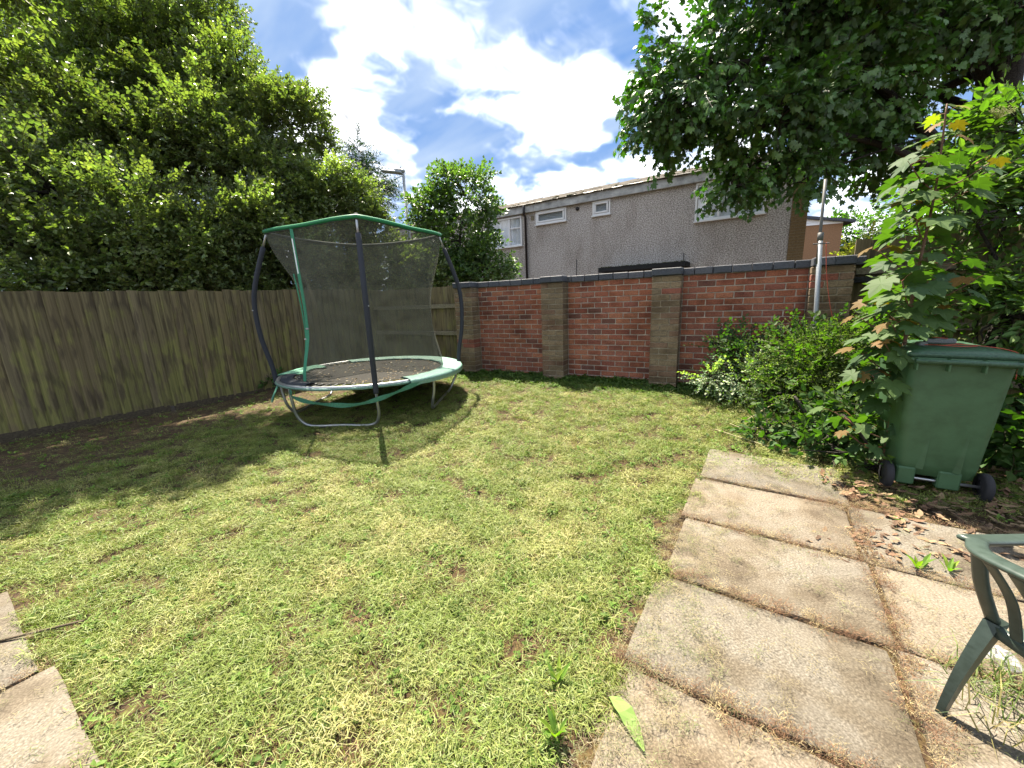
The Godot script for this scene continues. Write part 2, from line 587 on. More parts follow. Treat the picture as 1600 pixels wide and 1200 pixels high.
# =====================================================================  ground and paving
func axis(lo: float, hi: float, step: float, far: float) -> Array:
	var out := []
	for v in [-far, -far * 0.4, -60.0, -35.0, -22.0, -15.0]:
		if v < lo - 1.0:
			out.append(v)
	var x := lo
	while x <= hi:
		out.append(x)
		x += step
	for v in [8.0, 12.0, 18.0, 28.0, 45.0, 90.0, far]:
		if v > hi + 1.0:
			out.append(v)
	return out

func build_ground():
	var f := FastNoiseLite.new()
	f.seed = 77
	f.frequency = 0.9
	f.fractal_octaves = 4
	var xs := axis(-8.0, 6.0, 0.1, 600.0)
	var zs := axis(-10.0, 1.5, 0.1, 600.0)
	var st := stn(true)
	for j in zs.size():
		for i in xs.size():
			var x: float = xs[i]
			var z: float = zs[j]
			var y := gh(x, z)
			if x > -8.0 and x < 6.0 and z > -10.0:
				y += f.get_noise_2d(x, z) * 0.022 - 0.012
			st.add_vertex(Vector3(x, y, z))
	var n := xs.size()
	for j in zs.size() - 1:
		for i in n - 1:
			var a := j * n + i
			for k in [a, a + 1, a + n, a + 1, a + n + 1, a + n]:
				st.add_index(k)
	structure("ground", done(st), M.soil)

func pave(u: float, v: float) -> Vector3:
	var p := PU * u + PV * v
	return Vector3(p.x, gh(p.x, p.z), p.z)

func build_paving():
	var root := thing("path", "old concrete slab paving beside the lawn", "", Transform3D(), "", "structure")
	root.remove_meta("label")
	var vs := [0.09, 0.70, 1.315, 1.93, 2.545, 3.16, 3.74]
	for r in vs.size() - 1:
		for c in 3:
			if (c == 2 and r > 2) or (c == 1 and r > 4):
				continue
			var off := 0.018 if r % 2 else -0.012
			slab(root, -0.375 + c * 0.925 + off, 0.55 + c * 0.925 + off - 0.02, vs[r] + 0.012, vs[r + 1] - 0.012, (r * 5 + c * 2) % 3)
	slab(root, -2.42, -1.52, -0.53, 0.075, 0)
	slab(root, -3.34, -2.46, -0.50, 0.03, 1)
	slab(root, -1.50, -0.60, -0.53, 0.06, 2)

func slab(root: Node3D, u0: float, u1: float, v0: float, v1: float, k: int):
	# a thick slab with slightly ragged, rounded edges; every slab lies a little differently
	var pts := []
	var n := 10
	var cu := (u0 + u1) * 0.5
	var cv := (v0 + v1) * 0.5
	for side in 4:
		for i in n:
			var t := float(i) / n
			var p: Vector2
			match side:
				0: p = Vector2(lerpf(u0, u1, t), v0)
				1: p = Vector2(u1, lerpf(v0, v1, t))
				2: p = Vector2(lerpf(u1, u0, t), v1)
				_: p = Vector2(u0, lerpf(v1, v0, t))
			var j := 0.003 if i else 0.007
			p += (Vector2(cu, cv) - p).normalized() * absf(rr(-j, j)) * 1.6
			pts.append(p)
	var tilt := Vector2(rr(-0.006, 0.006), rr(-0.006, 0.006))
	var lift := rr(0.012, 0.022)
	var st := stn(true)
	var top := []
	var rim := []
	var low := []
	for p in pts:
		var q: Vector2 = p
		var inn := q + (Vector2(cu, cv) - q).normalized() * 0.012
		var w := pave(q.x, q.y)
		var wi := pave(inn.x, inn.y)
		var dh := lift + tilt.x * (q.x - cu) / 0.45 + tilt.y * (q.y - cv) / 0.3
		top.append(wi + Vector3(0, dh, 0))
		rim.append(w + Vector3(0, dh - 0.007, 0))
		low.append(w + Vector3(0, -0.06, 0))
	var mid := pave(cu, cv) + Vector3(0, lift, 0)
	var m := pts.size()
	for i in m:
		var i2 := (i + 1) % m
		st.set_smooth_group(1)
		tri(st, mid, top[i], top[i2])
		quad(st, top[i], rim[i], rim[i2], top[i2])
		st.set_smooth_group(2)
		quad(st, rim[i], low[i], low[i2], rim[i2])
	part(root, "paving_slab", done(st), M.slab[k])

# =====================================================================  brick wall
func build_wall():
	var xf := Transform3D(Basis(WR, Vector3.UP, WN), WP)
	var t := thing("brick_wall", "red brick garden wall with brown brick piers and dark blue coping", "wall", xf)
	var y0 := 0.13
	var ch := 0.0803
	var courses := 19
	var top := 1.69
	y0 = top - courses * ch
	var bl := 0.2167
	var piers := [[-2.06, -1.69], [-0.36, 0.005], [1.30, 1.662], [3.03, 3.41]]
	# mortar bodies: the body of the wall and one for each pier, set back behind the faces of the bricks
	var st := stn()
	box_between(st, Vector3(-2.05, y0 - 0.15, -0.225), Vector3(3.40, top, -0.008))
	part(t, "mortar", done(st), M.mortar)
	var list := []     # [centre, size, material]
	for c in courses:
		var y := y0 + (c + 0.5) * ch
		for b in [[-1.69, -0.36], [0.005, 1.30], [1.662, 3.03]]:
			var s: float = floor(b[0] / bl) * bl - (bl * 0.5 if c % 2 else 0.0) - bl
			while s < b[1]:
				var a := maxf(s + 0.006, b[0] + 0.004)
				var e := minf(s + bl - 0.006, b[1] - 0.004)
				if e - a > 0.035:
					var k := rng.randi_range(0, 7)
					if rng.randf() < 0.45:
						k = [0, 1, 6][rng.randi_range(0, 2)]
					list.append([Vector3((a + e) * 0.5, y + rr(-0.001, 0.001), -0.05 + rr(-0.0015, 0.0025)), Vector3(e - a, ch - 0.0115 + rr(-0.0015, 0.001), 0.1), M.brick[k], 0])
				s += bl
	for p in piers.size():
		var a: float = piers[p][0]
		var e: float = piers[p][1]
		var w := e - a
		var pst := stn()
		box_between(pst, Vector3(a + 0.006, y0 - 0.15, -0.004), Vector3(e - 0.006, top - 0.001, 0.205))
		part(t, "pier_mortar", done(pst), M.pier_mortar)
		for c in courses:
			var y := y0 + (c + 0.5) * ch
			var split := 0.655 if c % 2 else 0.335
			for h in [[0.0, split], [split, 1.0]]:
				var x0: float = a + w * h[0] + (0.0 if h[0] == 0.0 else 0.005)
				var x1: float = a + w * h[1] - (0.0 if h[1] == 1.0 else 0.005)
				list.append([Vector3((x0 + x1) * 0.5, y + rr(-0.001, 0.001), 0.107 + rr(-0.001, 0.002)), Vector3(x1 - x0, ch - 0.011 + rr(-0.0015, 0.001), 0.216), M.pier[rng.randi_range(0, 3)] if rng.randf() > 0.012 else M.brick[4], 1])
	# the 300 bricks that show largest are parts; the rest are one joined part
	var eye := xf.affine_inverse() * Vector3(0, 1.45, 0)
	var order := []
	for i in list.size():
		var c: Vector3 = list[i][0]
		var d: float = c.distance_to(eye)
		if c.x > 2.15 and c.y < 0.55 + (c.x - 2.15) * 0.35:
			d += 50.0
		order.append([d, i])
	order.sort()
	var shared := {}
	var rest := {}
	for k in order.size():
		var b = list[order[k][1]]
		var c: Vector3 = b[0]
		var s: Vector3 = b[1]
		if k < 300:
			var key := Vector3(snappedf(s.x, 0.002), snappedf(s.y, 0.001), s.z)
			if not shared.has(key):
				var sb := stn()
				cbox(sb, Vector3.ZERO, key, 0.004, Basis(), 0.0012)
				shared[key] = done(sb)
			part(t, "brick", shared[key], b[2], Transform3D(Basis(), c))
		else:
			if not rest.has(b[2]):
				rest[b[2]] = stn()
			cbox(rest[b[2]], c, s, 0.004, Basis(), 0.0012)
	var am := ArrayMesh.new()
	for m in rest:
		rest[m].generate_normals()
		rest[m].commit(am)
		am.surface_set_material(am.get_surface_count() - 1, m)
	var ro := part(t, "brickwork", am, null)
	ro.set_meta("kind", "stuff")
	# coping: dark engineering bricks laid end to end, stepping out round the piers
	var s := -2.10
	var cm := []
	for k in 3:
		cm.append(box_mesh(Vector3.ZERO, Vector3(bl - 0.008, 0.092, 0.27), 0.007))
	while s < 3.40:
		part(t, "coping_brick", cm[rng.randi_range(0, 2)], M.coping[rng.randi_range(0, 2)], Transform3D(Basis(Vector3.UP, rr(-0.006, 0.006)), Vector3(s + bl * 0.5, top + 0.047 + rr(-0.002, 0.002), -0.108)))
		s += bl
	var pm := box_mesh(Vector3.ZERO, Vector3(0.192, 0.092, 0.222), 0.008)
	for p in piers:
		for h in [0.26, 0.76]:
			part(t, "coping_brick", pm, M.coping[rng.randi_range(0, 2)], Transform3D(Basis(), Vector3(lerpf(p[0], p[1], h), top + 0.048 + 0.003, 0.141)))

# =====================================================================  fences
func board_mesh(w: float, h: float, k: int) -> ArrayMesh:
	# feather-edge board: thick on one side, thin on the other; u across, v down
	var st := stn()
	var r := 0.006 * (k % 3)
	var z0 := 0.032
	var z1 := 0.007
	var a := [Vector3(0, 0, z0), Vector3(w, r * 0.5, z1), Vector3(w, h - r, z1), Vector3(0, h - r * 0.3, z0)]
	var b := [Vector3(0, 0, 0), Vector3(w, r * 0.5, 0), Vector3(w, h - r, 0), Vector3(0, h - r * 0.3, 0)]
	var u := 0.13 * k
	quad_uv(st, a[0], a[1], a[2], a[3], Vector2(u, 1), Vector2(u + 0.6, 0))
	quad_uv(st, b[1], b[0], b[3], b[2], Vector2(u, 1), Vector2(u + 0.6, 0))
	quad_uv(st, b[0], a[0], a[3], b[3], Vector2(u, 1), Vector2(u + 0.1, 0))
	quad_uv(st, a[1], b[1], b[2], a[2], Vector2(u, 1), Vector2(u + 0.05, 0))
	quad_uv(st, a[3], a[2], b[2], b[3], Vector2(u, 0.05), Vector2(u + 0.6, 0))
	quad_uv(st, b[0], b[1], a[1], a[0], Vector2(u, 1), Vector2(u + 0.6, 0.95))
	return done(st)

func boards(t: Node3D, s0: float, s1: float, y0: float, h: float, z: float, pitch := 0.112):
	var kinds := []
	for k in 6:
		kinds.append(board_mesh(pitch + 0.014, h, k))
	var s := s0
	while s < s1:
		var tilt := Basis(Vector3(0, 0, 1), rr(-0.003, 0.003))
		part(t, "board", kinds[rng.randi_range(0, 5)], M.board[rng.randi_range(0, 4)], Transform3D(tilt, Vector3(s, y0 + rr(-0.014, 0.010), z + rr(-0.002, 0.003))))
		s += pitch

func build_fences():
	var xf := Transform3D(Basis(FD, Vector3.UP, FN), FP)
	var t := thing("wooden_fence", "long weathered board fence green with algae along the shady side", "fence", xf)
	boards(t, -2.2, 5.05, 0.085, 1.705, 0.0)
	for k in 4:
		part(t, "gravel_board", box_mesh(Vector3(-2.2 + k * 1.85 + 0.9, 0.03, 0.014), Vector3(1.8, 0.13, 0.03), 0.004), M.gravel_board)
	for k in 3:
		part(t, "fence_rail", box_mesh(Vector3(1.4, [0.35, 0.95, 1.55][k], -0.035), Vector3(7.2, 0.07, 0.05), 0.004), M.rail)
	for k in 5:
		part(t, "fence_post", box_mesh(Vector3(-2.0 + k * 1.8, 0.85, -0.06), Vector3(0.09, 1.85, 0.09), 0.004), M.rail)
	var wf := Transform3D(Basis(WR, Vector3.UP, WN), WP)
	var c := thing("wooden_fence", "short board fence with rails between the trampoline and the brick wall", "fence", wf)
	boards(c, -4.55, -2.13, 0.2, 1.56, -0.09, 0.118)
	for y in [1.39, 0.885, 0.33]:
		part(c, "fence_rail", box_mesh(Vector3(-3.32, y, -0.03), Vector3(2.42, 0.075, 0.05), 0.004), M.rail)
	var r := thing("wooden_fence", "taller pale board fence behind the leafy plants right of the brick wall", "fence", wf)
	boards(r, 3.44, 8.2, 0.16, 1.81, -0.09, 0.135)
	for y in [1.62, 1.0, 0.4]:
		part(r, "fence_rail", box_mesh(Vector3(5.83, y, -0.035), Vector3(4.75, 0.075, 0.05), 0.004), M.rail)
	part(r, "rail_cap", box_mesh(Vector3(3.56, 1.525, 0.01), Vector3(0.26, 0.06, 0.10), 0.004), M.felt)

# =====================================================================  houses
func wall_sheet(st: SurfaceTool, s0: float, s1: float, y0: float, y1: float, z: float, holes: Array, depth: float):
	# a wall face cut round its window openings, with the reveals of each opening
	var xs := [s0, s1]
	var ys := [y0, y1]
	for h in holes:
		xs.append_array([h[0], h[1]])
		ys.append_array([h[2], h[3]])
	xs.sort()
	ys.sort()
	for i in xs.size() - 1:
		for j in ys.size() - 1:
			if xs[i + 1] - xs[i] < 0.001 or ys[j + 1] - ys[j] < 0.001:
				continue
			var cx: float = (xs[i] + xs[i + 1]) * 0.5
			var cy: float = (ys[j] + ys[j + 1]) * 0.5
			var open := false
			for h in holes:
				if cx > h[0] and cx < h[1] and cy > h[2] and cy < h[3]:
					open = true
			if not open:
				quad(st, Vector3(xs[i], ys[j], z), Vector3(xs[i + 1], ys[j], z), Vector3(xs[i + 1], ys[j + 1], z), Vector3(xs[i], ys[j + 1], z))
	for h in holes:
		var a := Vector3(h[0], h[2], z)
		var b := Vector3(h[1], h[2], z)
		var c := Vector3(h[1], h[3], z)
		var d := Vector3(h[0], h[3], z)
		var k := Vector3(0, 0, -depth)
		quad(st, a, a + k, b + k, b)
		quad(st, b, b + k, c + k, c)
		quad(st, c, c + k, d + k, d)
		quad(st, d, d + k, a + k, a)

func frame_bars(st: SurfaceTool, x0: float, x1: float, y0: float, y1: float, w: float, z: float, d: float):
	cbox(st, Vector3((x0 + x1) * 0.5, y0 + w * 0.5, z), Vector3(x1 - x0, w, d), 0.008)
	cbox(st, Vector3((x0 + x1) * 0.5, y1 - w * 0.5, z), Vector3(x1 - x0, w, d), 0.008)
	cbox(st, Vector3(x0 + w * 0.5, (y0 + y1) * 0.5, z), Vector3(w, y1 - y0 - w * 2 - 0.002, d), 0.008)
	cbox(st, Vector3(x1 - w * 0.5, (y0 + y1) * 0.5, z), Vector3(w, y1 - y0 - w * 2 - 0.002, d), 0.008)

func window(t: Node3D, x0: float, x1: float, y0: float, y1: float, panes: Array, obscured: bool, bars := []):
	var st := stn()
	frame_bars(st, x0 - 0.015, x1 + 0.015, y0 - 0.02, y1 + 0.01, 0.06, 0.012, 0.07)
	var w := part(t, "window", done(st), M.upvc)
	st = stn()
	box_between(st, Vector3(x0 - 0.04, y0 - 0.055, -0.02), Vector3(x1 + 0.04, y0 - 0.021, 0.09))
	part(w, "sill", done(st), M.upvc)
	for b in bars:
		part(w, "window_bar", box_mesh(Vector3(b[0], b[1], 0.012), Vector3(b[2], b[3], 0.071), 0.006), M.upvc)
	for p in panes:     # [x0, x1, y0, y1, sash?]
		var inset := 0.0
		if p[4]:
			st = stn()
			frame_bars(st, p[0], p[1], p[2], p[3], 0.055, 0.03, 0.07)
			part(w, "sash", done(st), M.upvc)
			inset = 0.055
		part(w, "pane", box_mesh(Vector3((p[0] + p[1]) * 0.5, (p[2] + p[3]) * 0.5, 0.0), Vector3(p[1] - p[0] - inset * 2 - 0.004, p[3] - p[2] - inset * 2 - 0.004, 0.006)), M.glass)
	# what hangs behind the panes
	st = stn(true)
	var n := 40
	for i in n:
		var a := lerpf(x0, x1, float(i) / n)
		var b := lerpf(x0, x1, float(i + 1) / n)
		var amp := 0.0 if obscured else 0.03
		var za := -0.14 + amp * sin(i * 1.35)
		var zb := -0.14 + amp * sin((i + 1) * 1.35)
		quad(st, Vector3(a, y0, za), Vector3(b, y0, zb), Vector3(b, y1, zb), Vector3(a, y1, za))
	part(w, "blind" if obscured else "curtain", done(st), M.obscure if obscured else M.curtain)

func build_house():
	var xf := Transform3D(Basis(Vector3(0.8339, 0, 0.5519), Vector3.UP, Vector3(-0.5519, 0, 0.8339)), Vector3(5.798, 0, -12.725))
	var t := thing("house", "grey pebbledash house with white fascia and small windows behind the brick wall", "house", xf)
	var g := 0.10
	var ev := 4.665
	var holes := [[-5.55, -4.32, 4.22, 4.655], [-3.29, -2.68, 4.22, 4.655], [0.0, 1.79, 3.60, 4.655], [-7.95, -6.21, 3.56, 4.62]]
	var st := stn()
	wall_sheet(st, -14.0, 2.415, g, ev + 0.30, 0.0, holes, 0.16)
	# side and back walls close the box
	quad(st, Vector3(-14, g, -7.5), Vector3(-14, g, 0), Vector3(-14, ev + 0.3, 0), Vector3(-14, ev + 0.3, -7.5))
	quad(st, Vector3(2.76, g, -0.3), Vector3(2.76, g, -7.5), Vector3(2.76, ev + 0.3, -7.5), Vector3(2.76, ev + 0.3, -0.3))
	quad(st, Vector3(2.76, g, -7.5), Vector3(-14, g, -7.5), Vector3(-14, ev + 0.3, -7.5), Vector3(2.76, ev + 0.3, -7.5))
	part(t, "wall", done(st), M.dash)
	st = stn()
	box_between(st, Vector3(-13.9, g + 0.1, -1.2), Vector3(2.3, ev, -1.1))
	box_between(st, Vector3(-13.9, ev + 0.1, -1.2), Vector3(2.3, ev + 0.15, -0.17))
	part(t, "inner_wall", done(st), M.dark_room)
	# end pier of brown brick: every course its own box with a recessed joint between
	st = stn()
	box_between(st, Vector3(2.42, g, -0.3), Vector3(2.775, ev + 0.28, 0.012))
	var pier := part(t, "end_pier", done(st), M.pier_mortar)
	st = stn()
	for c in 62:
		var y := g + (c + 0.5) * 0.075
		var sp := 0.22 if c % 2 else 0.11
		box(st, Vector3(2.42 + sp * 0.5, y, -0.13), Vector3(sp - 0.008, 0.064, 0.31))
		box(st, Vector3(2.42 + (sp + 0.365) * 0.5, y, -0.13), Vector3(0.365 - sp - 0.004, 0.064, 0.31))
	part(pier, "brickwork", done(st), M.house_brick).set_meta("kind", "stuff")
	# fascia boards and gutter line
	for k in 4:
		part(t, "fascia_board", box_mesh(Vector3(-14.0 + 4.2 * k + 2.1, ev + 0.145, 0.075), Vector3(4.194, 0.27, 0.12), 0.006), M.fascia)
	part(t, "gutter", box_mesh(Vector3(-5.6, ev + 0.298, 0.11), Vector3(17.0, 0.03, 0.14), 0.01), M.black_pvc)
	# roof: a low slope of concrete tiles, the eaves course built tile by tile
	st = stn()
	box(st, Vector3(-5.6, ev + 0.59, -4.2), Vector3(17.1, 0.06, 7.0))
	var rf := part(t, "roof", done(st), M.rooftile2)
	var ra := deg_to_rad(22.0)
	var tm := [box_mesh(Vector3.ZERO, Vector3(0.325, 0.030, 0.36), 0.008), box_mesh(Vector3.ZERO, Vector3(0.325, 0.038, 0.36), 0.012)]
	for r in 3:
		for k in 51:
			var x := -14.05 + 0.333 * k + (0.16 if r % 2 else 0.0)
			part(rf, "roof_tile", tm[rng.randi_range(0, 1)], M.rooftile if rng.randf() < 0.65 else M.rooftile2, Transform3D(Basis(Vector3.RIGHT, ra + rr(-0.03, 0.03)) * Basis(Vector3(0, 0, 1), rr(-0.02, 0.02)), Vector3(x, ev + 0.345 + 0.10 * r + rr(-0.006, 0.006), 0.04 - 0.235 * r)))
	st = stn(true)
	for k in 30:
		var c := Vector3(rr(-9.0, 2.5), ev + 0.33 + rr(-0.01, 0.02), 0.20 + rr(-0.02, 0.01))
		tube(st, [c, c + Vector3(rr(0.05, 0.18), rr(-0.01, 0.01), 0.0)], [rr(0.012, 0.03), 0.01], 5)
	part(rf, "moss", done(st), M.moss).set_meta("kind", "stuff")
	window(t, -5.55, -4.32, 4.22, 4.655, [[-5.49, -4.38, 4.265, 4.605, true]], true)
	window(t, -3.29, -2.68, 4.22, 4.655, [[-3.23, -2.74, 4.265, 4.605, true]], true)
	window(t, 0.0, 1.79, 3.60, 4.655, [[0.05, 0.60, 3.65, 4.24, false], [0.05, 0.60, 4.30, 4.60, false], [0.66, 1.74, 3.65, 4.60, false]], false, [[0.32, 4.27, 0.56, 0.05], [0.63, 4.125, 0.055, 0.94]])
	window(t, -7.95, -6.21, 3.56, 4.62, [[-6.72, -6.26, 3.61, 4.18, false], [-6.72, -6.26, 4.24, 4.57, false], [-7.90, -6.80, 3.61, 4.57, false]], false, [[-6.49, 4.21, 0.46, 0.05], [-6.76, 4.09, 0.055, 0.95]])
	# rain pipe, vents, flat porch roof, little pipes
	part(t, "downpipe", tube_mesh([Vector3(-6.0, ev + 0.29, 0.17), Vector3(-6.0, ev - 0.05, 0.17), Vector3(-6.0, ev - 0.12, 0.07), Vector3(-6.0, g, 0.07)], 0.045, 10), M.black_pvc)
	part(t, "vent", tube_mesh([Vector3(-3.87, 4.53, 0.005), Vector3(-3.87, 4.53, 0.05)], [0.065, 0.06], 14), M.black_pvc)
	part(t, "vent_grille", box_mesh(Vector3(-5.72, 4.48, 0.012), Vector3(0.13, 0.16, 0.03), 0.005), M.rail)
	var porch := part(t, "porch_roof", box_mesh(Vector3(-1.45, 2.33, 0.35), Vector3(2.75, 0.15, 0.72), 0.012), M.felt)
	st = stn(true)
	for k in 90:
		var c := Vector3(rr(-2.75, -0.15), 2.407, rr(0.45, 0.69))
		tube(st, [c - Vector3(0.03, 0.004, 0), c + Vector3(rr(-0.03, 0.05), rr(0.0, 0.02), rr(-0.02, 0.02))], [rr(0.01, 0.03), rr(0.005, 0.015)], 5)
	part(porch, "moss", done(st), M.moss).set_meta("kind", "stuff")
	part(t, "small_pipe", tube_mesh([Vector3(-3.91, 2.2, 0.04), Vector3(-3.91, 2.80, 0.04)], 0.012, 6), M.black_pvc)
	part(t, "small_pipe", tube_mesh([Vector3(-0.27, 2.40, 0.04), Vector3(-0.27, 2.71, 0.04)], 0.010, 6), M.black_pvc)

func build_far_house():
	var d := Vector3(0.95, 0, 0.31).normalized()
	var n := Vector3(-d.z, 0, d.x)
	var xf := Transform3D(Basis(d, Vector3.UP, n), Vector3(20.69, 0, -25.39))
	var t := thing("house", "distant orange brick house end with white boarded gable", "house", xf)
	var st := stn()
	box_between(st, Vector3(-9.0, 0.1, -7.0), Vector3(0, 5.30, 0))
	part(t, "wall", done(st), M.far_brick)
	for k in 6:
		var y0 := 5.30 + k * 0.14
		var x1 := -k * 0.55 - 0.02
		part(t, "gable_board", box_mesh(Vector3((x1 - 9.0) * 0.5, y0 + 0.07, 0.03), Vector3(x1 + 9.0, 0.135, 0.06), 0.01), M.clad)
	st = stn()
	box(st, Vector3(-4.2, 5.30 + 0.86, -3.5), Vector3(9.6, 0.16, 7.6), Basis(Vector3(0, 0, 1), -0.17))
	part(t, "roof", done(st), M.slate)

# =====================================================================  leaves, twigs, trees
func leaf(st: SurfaceTool, p: Vector3, d: Vector3, n: Vector3, l: float, w: float, c: Color):
	# a small folded ovate leaf: six triangles
	d = d.normalized()
	var s := d.cross(n).normalized()
	n = s.cross(d).normalized()
	var m := p + d * l * 0.5 - n * w * 0.10
	var a := p + d * l * 0.30 + s * w * 0.46 + n * w * 0.06
	var a2 := p + d * l * 0.66 + s * w * 0.40 + n * w * 0.03
	var b := p + d * l * 0.30 - s * w * 0.46 + n * w * 0.06
	var b2 := p + d * l * 0.66 - s * w * 0.40 + n * w * 0.03
	var t := p + d * l - n * l * 0.12
	st.set_color(c)
	tri(st, p, a, m)
	tri(st, m, a, a2)
	tri(st, m, a2, t)
	tri(st, p, m, b)
	tri(st, m, b2, b)
	tri(st, m, t, b2)

func lobed(st: SurfaceTool, p: Vector3, d: Vector3, n: Vector3, l: float, c: Color, sag := 0.25):
	# a five-lobed maple leaf, drooping towards its tips; p is where the stalk joins
	d = d.normalized()
	var s := d.cross(n).normalized()
	n = s.cross(d).normalized()
	var o := [[0.0, 0.0], [0.14, -0.20], [0.34, -0.16], [0.30, -0.02], [0.50, 0.06], [0.62, 0.26], [0.40, 0.26], [0.50, 0.46], [0.56, 0.66], [0.34, 0.60], [0.24, 0.56], [0.20, 0.74], [0.12, 0.84], [0.0, 1.0]]
	var half := []
	for sg in [1.0, -1.0]:
		var pts := []
		for q in o:
			var r2: float = q[0] * q[0] + q[1] * q[1]
			var drop: float = -sag * r2 + 0.10 * absf(q[0])
			pts.append(p + (d * q[1] + s * q[0] * sg) * l + n * drop * l)
		half.append(pts)
	var hub := p + d * 0.30 * l + n * -0.03 * l
	st.set_color(c)
	for k in o.size() - 1:
		tri(st, hub, half[0][k], half[0][k + 1])
		tri(st, hub, half[1][k + 1], half[1][k])

func shade_of(c: Color, v: float) -> Color:
	var k := rr(1.0 - v, 1.0 + v)
	return Color(c.r * k * rr(0.92, 1.1), c.g * k, c.b * k * rr(0.85, 1.15))

func twig_mesh(sd: int, ln: float, nl: int, l: float, w: float, c: Color, stem: Color, kind := 0, flat := false) -> ArrayMesh:
	# a spray: stem along +y, leaves to both sides in the plane facing +z
	var keep := rng.state
	rng.seed = sd
	var st := stn(false)
	var pts := []
	for i in 5:
		var t := i / 4.0
		pts.append(Vector3(sin(t * 2.0 + sd) * 0.05 * ln, t * ln, -0.14 * ln * t * t))
	st.set_color(stem)
	tube(st, pts, [0.005, 0.004, 0.003, 0.0025, 0.001], 3, false)
	for i in nl:
		var t := (i + 0.6) / nl
		var p: Vector3 = pts[0].lerp(pts[4], t)
		p = pts[int(t * 3.99)].lerp(pts[int(t * 3.99) + 1], fmod(t * 3.99, 1.0))
		var side := 1.0 if i % 2 else -1.0
		var d := Vector3(side * rr(0.6, 1.0), rr(0.25, 0.9), rr(-0.45, 0.25))
		if i == nl - 1:
			d = Vector3(rr(-0.3, 0.3), 1, rr(-0.3, 0.1))
		var n := Vector3(rr(-0.55, 0.55), rr(-0.5, 0.5), 1.0)
		if not flat and kind == 0:
			d = d.rotated(Vector3.UP, rr(-1.3, 1.3))
			n = Vector3(rr(-0.9, 0.9), rr(-0.7, 0.7), 1.0)
		var k := rr(0.7, 1.2)
		if kind == 0:
			leaf(st, p, d, n, l * k, w * k, shade_of(c, 0.25))
		else:
			var dd := d.normalized()
			var q := p + dd * l * 0.5
			st.set_color(stem)
			tube(st, [p, q], 0.0018, 3, false)
			lobed(st, q, dd + Vector3(0, 0, rr(-0.7, -0.2)), n, l * k, shade_of(c, 0.22))
	rng.state = keep
	st.index()
	return st.commit()

func frame_of(y: Vector3, z: Vector3) -> Basis:
	y = y.normalized()
	var x := y.cross(z)
	if x.length() < 0.01:
		x = y.cross(Vector3(0.3, 0.2, 0.9))
	x = x.normalized()
	return Basis(x, y, x.cross(y))

